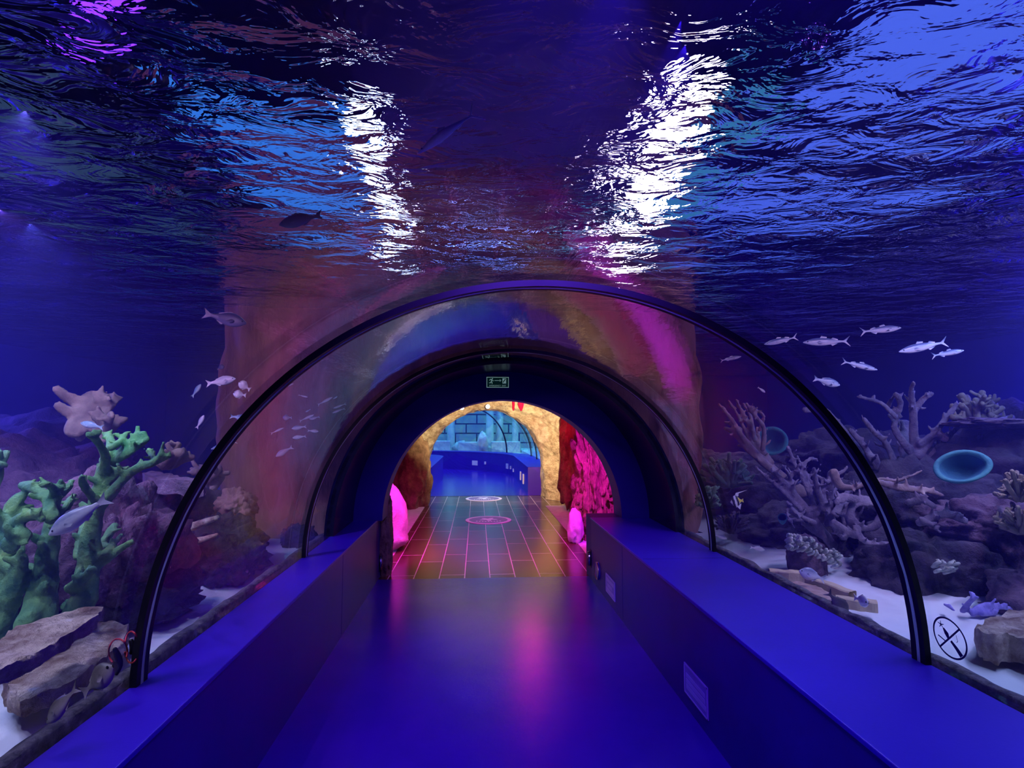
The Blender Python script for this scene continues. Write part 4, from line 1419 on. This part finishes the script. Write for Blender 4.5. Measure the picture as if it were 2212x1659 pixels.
# striped fish with a trailing fin
def banner_fish(label, head, tail, Y):
    a, b = P(head[0], head[1], Y), P(tail[0], tail[1], Y)
    L_ = (a - b).length
    x = (a - b).normalized(); u = Vector((0, 0, 1)); u = (u - x * u.dot(x)).normalized(); y = u.cross(x)
    t = thing('banner_fish', label, 'fish', (a + b) / 2)
    t.rotation_euler = Matrix((x, y, u)).transposed().to_euler()
    S = dict(h=[.03, .16, .32, .42, .46, .44, .36, .24, .12, .07], w=.25, tail=(.14, .14, .2))
    bm = fish_body(S, L_, 0, 24, 16)
    me = bpy.data.meshes.new('body'); 
    mats = ['idol_white', 'idol_black', 'idol_yellow']
    for f in bm.faces:
        c = f.calc_center_median()
        q = (L_ / 2 - c.x) / (L_ * .86) + .18 * c.z / L_
        f.material_index = 1 if (.16 < q < .34 or .52 < q < .72) else (2 if q > .72 and c.z > -.12 * L_ else 0)
        f.smooth = True
    bm.to_mesh(me); bm.free()
    for m in mats: me.materials.append(M[m])
    link(bpy.data.objects.new('body', me), t)
    local('dorsal_fin', fin([(.12 * L_, .38 * L_), (.0, .62 * L_), (-.9 * L_, .72 * L_), (-.2 * L_, .56 * L_), (-.16 * L_, .36 * L_)], .01 * L_), M['idol_white'], t, False)
    local('anal_fin', fin([(.06 * L_, -.38 * L_), (-.15 * L_, -.62 * L_), (-.3 * L_, -.2 * L_)], .01 * L_), M['idol_white'], t, False)
    local('tail_fin', fin([(-.34 * L_, .06 * L_), (-.5 * L_, .15 * L_), (-.47 * L_, 0), (-.5 * L_, -.15 * L_), (-.34 * L_, -.06 * L_)], .01 * L_), M['idol_yellow'], t, False)
    for sg in (-1, 1):
        bm = bmesh.new(); bmesh.ops.create_uvsphere(bm, u_segments=8, v_segments=6, radius=.025 * L_)
        bmesh.ops.translate(bm, verts=bm.verts, vec=(.38 * L_, sg * .045 * L_, .05 * L_))
        local('eye', bm, M['eye'], t)
banner_fish('small black and white striped fish with yellow tail by the second rib', (1578, 1085), (1606, 1081), 4.4)

# left side
fish('large_fish', 'large silver lilac fish diving left in front of the green coral', (106, 1156), (236, 1074), 2.3, 'oval', 'fish_silver', cat='fish', dy=.06)
fish('bream', 'grey bream nosing down at the kerb beside the lowest pale slab', (101, 1562), (171, 1480), 1.78, 'bream', 'fish_grey', roll=.5)
fish('bream', 'dark round bream pointing towards the red looped cable', (244, 1440), (176, 1500), 2.02, 'round', 'fish_grey', roll=-.3)
fish('reef_fish', 'pale green blunt fish in front of the beige plate coral', (174, 914), (224, 924), 3.9, 'oval', 'fish_teal')
fish('drifting_fish', 'dim violet fish with pale outline, high up left of the near rib', (532, 699), (437, 676), 4.6, 'oval', 'fish_dark', bend=.08)
fish('drifting_fish', 'lilac fish heading right, left of the brown rock wall edge', (509, 818), (444, 829), 4.6, 'oval', 'fish_pale', bend=.06)
fish('drifting_fish', 'faint teal fish standing on its nose left of the lilac one', (434, 830), (414, 858), 4.8, 'oval', 'fish_teal', simple=True)
fish('drifting_fish', 'small upright pale fish low left of the near rib', (441, 897), (424, 926), 4.8, 'oval', 'fish_pale', simple=True)
fish('drifting_fish', 'blurred round pale fish above the lilac fish', (484, 790), (468, 798), 4.9, 'round', 'fish_dark', simple=True)
fish('drifting_fish', 'round pale grey fish just left of the near rib, upper of the pair', (516, 826), (541, 842), 4.6, 'round', 'fish_pale')
fish('drifting_fish', 'round pale grey fish just left of the near rib, lower of the pair', (504, 850), (532, 854), 4.6, 'round', 'fish_pale')
fish('drifting_fish', 'blue outlined fish heading right just past the near rib', (541, 905), (496, 899), 4.7, 'oval', 'fish_blue', bend=.05)
fish('drifting_fish', 'long pale blue fish slanting across the near rib above the ledges', (456, 970), (512, 952), 4.5, 'slender', 'fish_blue', bend=.05)
g = 'small fish schooling before the brown rock wall on the left'
SCH = [((611, 902), (631, 902), 'round', 'fish_silver', 'bright white rounded fish, brightest of the small school before the brown rock'),
       ((630, 926), (662, 921), 'oval', 'fish_silver', 'bright white fish heading left, lowest bright one of the small school'),
       ((668, 905), (691, 900), 'oval', 'fish_silver', 'bright white fish at the right of the two lowest bright ones'),
       ((613, 924), (584, 937), 'slender', 'fish_pale', 'thin pinkish fish climbing right under the brightest white fish'),
       ((678, 896), (646, 910), 'slender', 'fish_pale', 'thin arched pink fish climbing beside the bright white fish'),
       ((660, 890), (671, 884), 'oval', 'fish_silver', 'tiny bright white fish above the climbing pink fish'),
       ((665, 858), (644, 853), 'slender', 'fish_pale', 'small curved pale fish at the top of the small school'),
       ((718, 858), (685, 875), 'slender', 'fish_pale', 'thin pale fish slanting up towards the second rib'),
       ((729, 856), (719, 862), 'oval', 'fish_silver', 'tiny bright fish at the nose of the slanting thin fish'),
       ((596, 986), (633, 965), 'oval', 'fish_pale', 'larger dim grey fish lowest of the small school'),
       ((600, 838), (571, 852), 'oval', 'fish_pale', 'faint pink fish right of the near rib, highest left in the school'),
       ((634, 829), (600, 837), 'slender', 'fish_pale', 'faint long fish with a light back above the small school'),
       ((632, 946), (662, 942), 'oval', 'fish_pale', 'faint pink fish between the bright fish and the large dim one'),
       ((720, 882), (748, 872), 'slender', 'fish_pale', 'thin arched pale fish close to the second rib, upper one'),
       ((718, 892), (746, 882), 'slender', 'fish_pale', 'thin pale fish close to the second rib, lower one'),
       ((688, 932), (664, 930), 'oval', 'fish_pale', 'faint fish right behind the lowest bright white fish')]
for i, (h_, t_, k_, m_, lb) in enumerate(SCH):
    fish('small_fish', lb, h_, t_, 5.0 + .03 * (i % 5), k_, m_, group=g, simple=True, bend=.06)
fish('shark', 'slim grey shark like fish gliding under the water surface at the top', (901, 332), (1034, 240), 1.95, 'shark', 'fish_pale', bend=.04)
fish('drifting_fish', 'dark fish silhouette against the cyan ripples at the upper left', (603, 486), (698, 464), 2.6, 'oval', 'fish_dark')

# ------------------------------------------------------------------ red looped cable at the left kerb
c0 = P(262, 1440, 2.2)
t = thing('cable_holder', 'thin red looped cable on a small dark clip at the left kerb', 'cable', c0)
def loop_px(cx, cy, rx, ry, a0, a1, Y, r, mat, name):
    bm = bmesh.new()
    pts = [P(cx + rx * math.cos(a0 + (a1 - a0) * i / 16), cy - ry * math.sin(a0 + (a1 - a0) * i / 16), Y + .03 * math.sin(i)) for i in range(17)]
    tube(bm, pts, r, 8, smooth=2)
    obj(name, bm, M[mat], t)
loop_px(255, 1408, 20, 28, -.4, PI + .9, 2.2, .0032, 'red', 'cable_loop')
loop_px(284, 1398, 15, 34, -PI * .9, PI * .9, 2.22, .0032, 'red', 'cable_loop')
bm = bmesh.new()
tube(bm, [P(248, 1402, 2.2), P(256, 1422, 2.2), P(260, 1438, 2.2), P(252, 1456, 2.2)], [.008, .012, .008, .006], 8)
obj('cable_clip', bm, M['black'], t)
bm = bmesh.new()
tube(bm, [P(283, 1384, 2.22), P(287, 1398, 2.22), P(284, 1410, 2.22)], [.008, .011, .008], 8)
obj('cable_clip', bm, M['black'], t)

# ------------------------------------------------------------------ signs
ec = P(1075, 826, Y_PORTAL)
t = thing('exit_sign', 'dark green emergency exit sign on the blue portal, running figure and arrow', 'exit sign', ec)
EW, EH, ey = .232, .112, Y_PORTAL
def ebox(x0, z0, x1, z1, d=.010, d0=0.0):
    return box((ec.x + x0, ey - d, ec.z + z0), (ec.x + x1, ey - d0, ec.z + z1))
bm = ebox(-EW / 2, -EH / 2, EW / 2, EH / 2, .008)
obj('sign_panel', bm, M['sign_green'], t, False)
bm = bmesh.new()
bw = .006
for lo, hi in (((-EW / 2, EH / 2 - bw), (EW / 2, EH / 2)), ((-EW / 2, -EH / 2), (EW / 2, -EH / 2 + bw)), ((-EW / 2, -EH / 2 + bw), (-EW / 2 + bw, EH / 2 - bw)), ((EW / 2 - bw, -EH / 2 + bw), (EW / 2, EH / 2 - bw))):
    add_box(bm, (ec.x + lo[0], ey - .0105, ec.z + lo[1]), (ec.x + hi[0], ey - .008, ec.z + hi[1]))
obj('sign_border', bm, M['sign_white'], t, False)


def e3(x, z, d=.0095):
    return Vector((ec.x + x, ey - d, ec.z + z))
bm = bmesh.new()
bmesh.ops.create_uvsphere(bm, u_segments=12, v_segments=8, radius=.0062, matrix=Matrix.Translation(e3(-.055, .037)) @ Matrix.Diagonal((1, .35, 1, 1)))
for pts in ([(-.062, .028), (-.068, .006)], [(-.062, .028), (-.076, .032), (-.084, .020)], [(-.061, .026), (-.054, .016), (-.044, .017)],
            [(-.068, .006), (-.074, -.006), (-.088, -.006)], [(-.067, .006), (-.058, -.002), (-.058, -.014)]):
    tube(bm, [e3(*p) for p in pts], .0036, 6, flat=1, smooth=1)
obj('running_figure', bm, M['sign_white'], t)
bm = bmesh.new()
add_box(bm, (ec.x - .033, ey - .0105, ec.z + .0165), (ec.x + .025, ey - .008, ec.z + .0215))
tube(bm, [e3(.022, .028), e3(.036, .019), e3(.022, .010)], .0026, 6, smooth=1)
obj('arrow', bm, M['sign_white'], t, False)
bm = ebox(.05, -.012, .088, .042, .0105, .008)
obj('door_symbol', bm, M['sign_white'], t, False)
bm = bmesh.new()
tube(bm, [e3(.058, .0, .0112), e3(.068, .018, .0112), e3(.080, .032, .0112)], .005, 6, smooth=1)
obj('door_figure', bm, M['sign_green'], t, False)
text('sign_text', 'EMERGENCY  EXIT', .021, M['sign_white'], t, (ec.x, ey - .009, ec.z - .036), (PI / 2, 0, 0))

# plates on the right bench front
def bench_plate(label, ya, yb, z0, z1, lines):
    t = thing('info_plate', label, 'sign plate', (XR, (ya + yb) / 2, z0))
    obj('plate', box((XR - .006, ya, z0), (XR, yb, z1), .001), M['plate'], t, False)
    fr_ = bmesh.new()
    e = .008
    for lo, hi in (((ya, z1 - e), (yb, z1)), ((ya, z0), (yb, z0 + e)), ((ya, z0), (ya + e, z1)), ((yb - e, z0), (yb, z1))):
        add_box(fr_, (XR - .0075, lo[0], lo[1]), (XR - .006, hi[0], hi[1]))
    obj('plate_border', fr_, M['plate_line'], t, False)
    for (f0, f1, zc, h) in lines:
        w = yb - ya
        obj('print_line', box((XR - .0072, ya + w * f0, z0 + (z1 - z0) * zc - h / 2), (XR - .006, ya + w * f1, z0 + (z1 - z0) * zc + h / 2)), M['plate_line'], t, False)
pa, pb = P(1480, 1430, 3.2), P(1531, 1480, 2.88)
yA = XR / ray(1480, 1460).x * ray(1480, 1460).y
yB = XR / ray(1530, 1500).x * ray(1530, 1500).y
zz = lambda u, v: (EYE + ray(u, v) * (XR / ray(u, v).x)).z
bench_plate('lilac info plate with three pale lines on the right bench front, closest to the viewer', yB, yA, zz(1480, 1492), zz(1480, 1430), [(.1, .9, .66, .022), (.1, .9, .47, .024), (.06, .9, .28, .026)])
yA = XR / ray(1310, 1260).x * ray(1310, 1260).y
yB = XR / ray(1329, 1260).x * ray(1329, 1260).y
bench_plate('smaller info plate on the right bench front near its far end', yB, yA, zz(1311, 1277), zz(1311, 1238), [(.1, .9, .72, .03), (.3, .8, .45, .03), (.1, .9, .2, .03)])
yc = XR / ray(1292, 1233).x * ray(1292, 1233).y
t = thing('socket', 'round blue socket cover on the right bench front beyond the small plate', 'socket', (XR, yc, zz(1292, 1233)))
bm = bmesh.new()
bmesh.ops.create_cone(bm, segments=32, radius1=.085, radius2=.075, depth=.014, cap_ends=True, matrix=Matrix.Translation((XR - .007, yc, zz(1292, 1233))) @ Matrix.Rotation(-PI / 2, 4, 'Y'))
obj('cover', bm, M['blue_floor'], t, False)
bm = bmesh.new()
tube(bm, [Vector((XR - .012, yc + .08 * math.cos(2 * PI * i / 32), zz(1292, 1233) + .08 * math.sin(2 * PI * i / 32))) for i in range(33)], .006, 6, cap=False, smooth=1)
obj('rim', bm, M['chrome'], t)


def bench_lamp(label, x, u, v, sgn):
    d = ray(u, v)
    p = EYE + d * (x / d.x)
    t = thing('wall_lamp', label, 'lamp', p)
    bm = bmesh.new()
    tube(bm, [p + Vector((sgn * .012, 0, -.07)), p + Vector((sgn * .012, 0, .07))], [.02, .02], 12, cap=False)
    obj('lamp_body', bm, M['chrome'], t)
    obj('lamp_plate', box((p.x - .004 if sgn > 0 else p.x - .002, p.y - .03, p.z - .09), (p.x + .002 if sgn > 0 else p.x + .004, p.y + .03, p.z + .09)), M['black'], t, False)
bench_lamp('small chrome lamp at the far end of the right bench front', XR - .002, 1276, 1206, -1)
bench_lamp('small chrome lamp at the far end of the left bench front', XL + .002, 820, 1216, 1)

# ------------------------------------------------------------------ no flash mark on the acrylic
def decal():
    sc_ = [(2052, 1378)]
    dd = ray(2052, 1378)
    best = None
    for i in range(4000):
        q = .5 + i * .001
        p = EYE + dd * q
        r = math.hypot(p.x - CX, p.z - BZ)
        if r >= R - .001:
            break
    a0 = math.atan2(p.z - BZ, p.x - CX)
    y0 = p.y
    t = thing('no_flash_sticker', 'round no flash photography mark stuck on the acrylic right of the near rib', 'sticker', p)
    def w(s, h, off=.0015):                # s: along the tunnel away from the viewer, h: up along the sheet
        return Vector((CX + (R - off) * math.cos(a0 + h / R), y0 + s, BZ + (R - off) * math.sin(a0 + h / R)))
    RD = .074
    def strip_(pts, wd, name, mat='decal', closed=False, off=.0015):
        bm = bmesh.new()
        rows = []
        m = len(pts)
        for i, (s, h) in enumerate(pts):
            if closed:
                a, b = pts[(i - 1) % m], pts[(i + 1) % m]
            else:
                a, b = pts[max(0, i - 1)], pts[min(m - 1, i + 1)]
            dx, dz = b[0] - a[0], b[1] - a[1]
            ln = math.hypot(dx, dz) or 1
            nx, nz = -dz / ln, dx / ln
            ww = wd[i] if hasattr(wd, '__len__') else wd
            rows.append([w(s + nx * ww, h + nz * ww, off), w(s - nx * ww, h - nz * ww, off)])
        if closed: rows.append(rows[0])
        obj(name, grid_mesh(rows), M[mat], t, False)
    strip_([(RD * math.cos(2 * PI * i / 48), RD * math.sin(2 * PI * i / 48)) for i in range(48)], .0036, 'mark_ring', closed=True)
    strip_([(.05, -.05), (-.052, .05)], .0034, 'mark_bar', off=.0025)
    # torch like figure and flash star
    strip_([(.024, .030), (.012, .012), (.006, -.004)], [.004, .010, .0055], 'mark_figure')
    strip_([(-.004, -.010), (-.026, -.030), (-.046, -.052)], [.0055, .008, .0095], 'mark_figure')
    for k in range(5):
        a = PI / 2 + k * 2 * PI / 5
        strip_([(.033, .040), (.033 + .015 * math.cos(a), .040 + .015 * math.sin(a))], [.0026, .001], 'mark_star')
    strip_([(.055, -.008), (.022, -.02)], .0026, 'mark_line')
    strip_([(-.032, .022), (-.036, .0), (-.030, -.006)], .0012, 'mark_line')
decal()
W1 = (.38, .48, 1)
FILLS = [(2.6, 1.6, 120, W1, 96, (.2, .2)), (3.4, 2.7, 130, W1, 104, (-.3, .8)), (4.7, 3.9, 130, W1, 110, (-.8, 1.2)),  # unseen fill spots added just under the water surface
         (-2.0, 1.6, 190, (.62, .60, 1), 96, (-.3, .3)), (-2.9, 2.8, 170, W1, 104, (.5, .9)), (-3.7, 3.2, 90, W1, 110, (0, 0)),
         (6.85, 5.6, 340, (.09, .07, 1), 160, (-1, 0)), (-6.6, 5.6, 700, (.12, .09, 1), 160, (1, 0)),
         (.3, .4, 210, (.16, .04, 1), 84, (0, .6)), (.3, 1.1, 215, (.16, .04, 1), 76, (0, 2.6)), (.25, 1.0, 380, (.16, .04, 1), 44, (0, 4.4)),
         (-2.9, 2.6, 160, (.9, .42, 1), 100, (.9, 4)), (3.2, 2.6, 95, (.9, .5, 1), 100, (-1, 4))]
STRIPS = [((1.9, 4.6, 4.2), (4.6, 19, 4.2), .6, (1, .8, 1), 26), ((-1.15, 5.2, 4.2), (-2.2, 17, 4.2), .42, (.6, .68, 1), 9),
          ((5.0, 3.2, 4.3), (7.2, 18, 4.3), 4.2, (.09, .16, .9), .95), ((2.9, 5, 4.32), (4.2, 18, 4.32), 1.8, (.05, .24, .5), .8),  # added glowing panels for the blue and teal in the right ripples
          ((-2.2, 5.6, 4.3), (-3.4, 18, 4.3), 2.0, (.05, .26, 1), .8), ((-2.1, 3.2, 4.25), (-3.1, 4.4, 4.25), .3, (.15, .02, 1), 4),  # added cyan panel and violet strip for the left ripples
          ((-5.4, 3.5, 4.3), (-7.2, 14, 4.3), 2.6, (.07, .13, .28), .4)]  # added dim panel to brighten the upper left ripples
# ------------------------------------------------------------------ light
def spot(name, loc, aim, power, col, angle=120, blend=.6, size=.0):
    l = bpy.data.lights.new(name, 'SPOT')
    l.energy = power; l.color = col; l.spot_size = math.radians(angle); l.spot_blend = blend
    l.shadow_soft_size = size
    o = bpy.data.objects.new(name, l)
    o.location = loc
    o.rotation_euler = (Vector(aim) - Vector(loc)).to_track_quat('-Z', 'Y').to_euler()
    link(o)
    return o


def point(name, loc, power, col, size=.05):
    l = bpy.data.lights.new(name, 'POINT')
    l.energy = power; l.color = col; l.shadow_soft_size = size
    o = bpy.data.objects.new(name, l); o.location = loc
    link(o)
    return o


BW = (.50, .58, 1.0)
DB = (.14, .10, 1.0)
for (x, y, pw, col, cone, tilt) in FILLS:
    for k in range(4):                                 # short rows of added fixtureless spots, standing in for overhead tank light
        xx = x + .22 * (k - 1.5) * (1 if k % 2 else .6); yy = y + .32 * (k - 1.5)
        spot('tank_fill', (xx, yy, 2.76), (xx + tilt[0], yy + tilt[1], 0), pw / 4, col, cone, .45, .0)

spot('tank_fill', (-1.75, 1.2, 2.76), (-1.72, 5.05, .5), 190, (.3, .68, 1), 17, .5, .0)  # added narrow spot that brightens the sand before the rock wall
# lamp strips over the water, with added glow panels that colour the ripples
def strip(name, p0, p1, w, mat, label):
    p0, p1 = Vector(p0), Vector(p1)
    d = (p1 - p0).normalized(); s = d.cross(Vector((0, 0, 1))).normalized() * w / 2
    bm = bmesh.new()
    h = Vector((0, 0, .06))
    vs = [bm.verts.new(p) for p in (p0 - s, p0 + s, p1 + s, p1 - s)]
    bm.faces.new(vs)
    o = obj(name, bm, mat, None, False, origin='base')
    tag(o, kind='structure')
    bm = bmesh.new()
    add_box(bm, (min(v.x for v in (p0 - s, p0 + s, p1 + s, p1 - s)), 0, 0), (0, 0, 0)) if False else None
    lo = [bm.verts.new(p + Vector((0, 0, .004))) for p in (p0 - s, p0 + s, p1 + s, p1 - s)]
    up = [bm.verts.new(p + Vector((0, 0, .07))) for p in (p0 - s, p0 + s, p1 + s, p1 - s)]
    bm.faces.new(lo); bm.faces.new(list(reversed(up)))
    for i in range(4):
        bm.faces.new((lo[i], up[i], up[(i + 1) % 4], lo[(i + 1) % 4]))
    obj('lamp_housing', bm, M['hall'], o, False)
for a in STRIPS:
    strip('ceiling_glow_strip', a[0], a[1], a[2], emission('strip_glow', a[3], a[4]), None)

w = bpy.data.worlds.new('world'); SC.world = w
w.use_nodes = True
w.node_tree.nodes['Background'].inputs[0].default_value = (.25, .25, 1, 1)
w.node_tree.nodes['Background'].inputs[1].default_value = .002

vs_ = SC.view_settings
vs_.view_transform = 'Standard'; vs_.look = 'None'; vs_.gamma = 1; vs_.use_curve_mapping = False
vs_.exposure = 0
cy = SC.cycles
cy.caustics_reflective = False; cy.caustics_refractive = False
cy.max_bounces = 8; cy.diffuse_bounces = 2; cy.glossy_bounces = 4; cy.transmission_bounces = 4
cy.transparent_max_bounces = 24; cy.volume_bounces = 0
cy.sample_clamp_indirect = 4
MAG = (1, .02, .75)
RED = (1, .01, .03)
WARM = (1, .8, .5)
spot('magenta_lamp', (-.9, 6.4, 1.75), (-1.3, 7.5, .3), 220, MAG, 80, .6, .0)
spot('magenta_lamp', (1.45, 6.4, 1.7), (1.7, 8.0, .8), 330, (.7, .01, .9), 70, .6, .0)
spot('magenta_lamp', (.2, 6.5, 2.0), (.2, 7.8, 0), 260, (1, .04, .45), 110, .8, .0)
spot('red_lamp', (-1.0, 9.0, 2.1), (-1.4, 11.2, .5), 200, RED, 80, .6, .0)
spot('red_lamp', (.9, 8.2, 2.2), (1.6, 10.2, 1.6), 110, RED, 80, .6, .0)
spot('red_lamp', (.6, 7.6, 2.1), (.7, 9.3, 1.95), 120, RED, 50, .6, .0)
spot('warm_lamp', (.25, 9.9, 1.95), (.25, 12.4, 1.8), 330, WARM, 112, .5, .0)
spot('warm_lamp', (.9, 10.0, 1.2), (1.5, 12.2, 1.1), 150, WARM, 90, .5, .0)
spot('warm_lamp', (-.5, 10.2, 1.5), (-1.3, 12.2, 1.3), 26, WARM, 70, .5, .0)
point('hall_fill', (-1, 9, 3.7), 70, (.12, .08, 1), .0)  # unseen fill added to turn the hall ceiling bluer
point('hall_fill', (2, 3, 3.7), 40, (.2, .06, 1), .0)
def area(name, loc, aim, sx, sy, power, col):
    l = bpy.data.lights.new(name, 'AREA'); l.shape = 'RECTANGLE'; l.size = sx; l.size_y = sy
    l.energy = power; l.color = col
    o = bpy.data.objects.new(name, l); o.location = loc
    o.rotation_euler = (Vector(aim) - Vector(loc)).to_track_quat('-Z', 'Y').to_euler()
    link(o)
area('far_tank_lamp', (0, 22.6, 4.1), (0, 24.4, .5), 12, .8, 360, (.12, .8, 1))
area('far_tank_lamp', (3.6, 17, 4.1), (3.2, 17, 0), 1.5, 6, 230, (.12, .8, 1))
area('far_tank_lamp', (.1, 15.5, 4.1), (.1, 15.5, 0), 2, 4, 240, (.16, .28, 1))
area('far_tank_lamp', (-2, 20.5, 4.1), (-2, 20.5, 0), 6, 2, 240, (.16, .28, 1))
cy.adaptive_threshold = .04
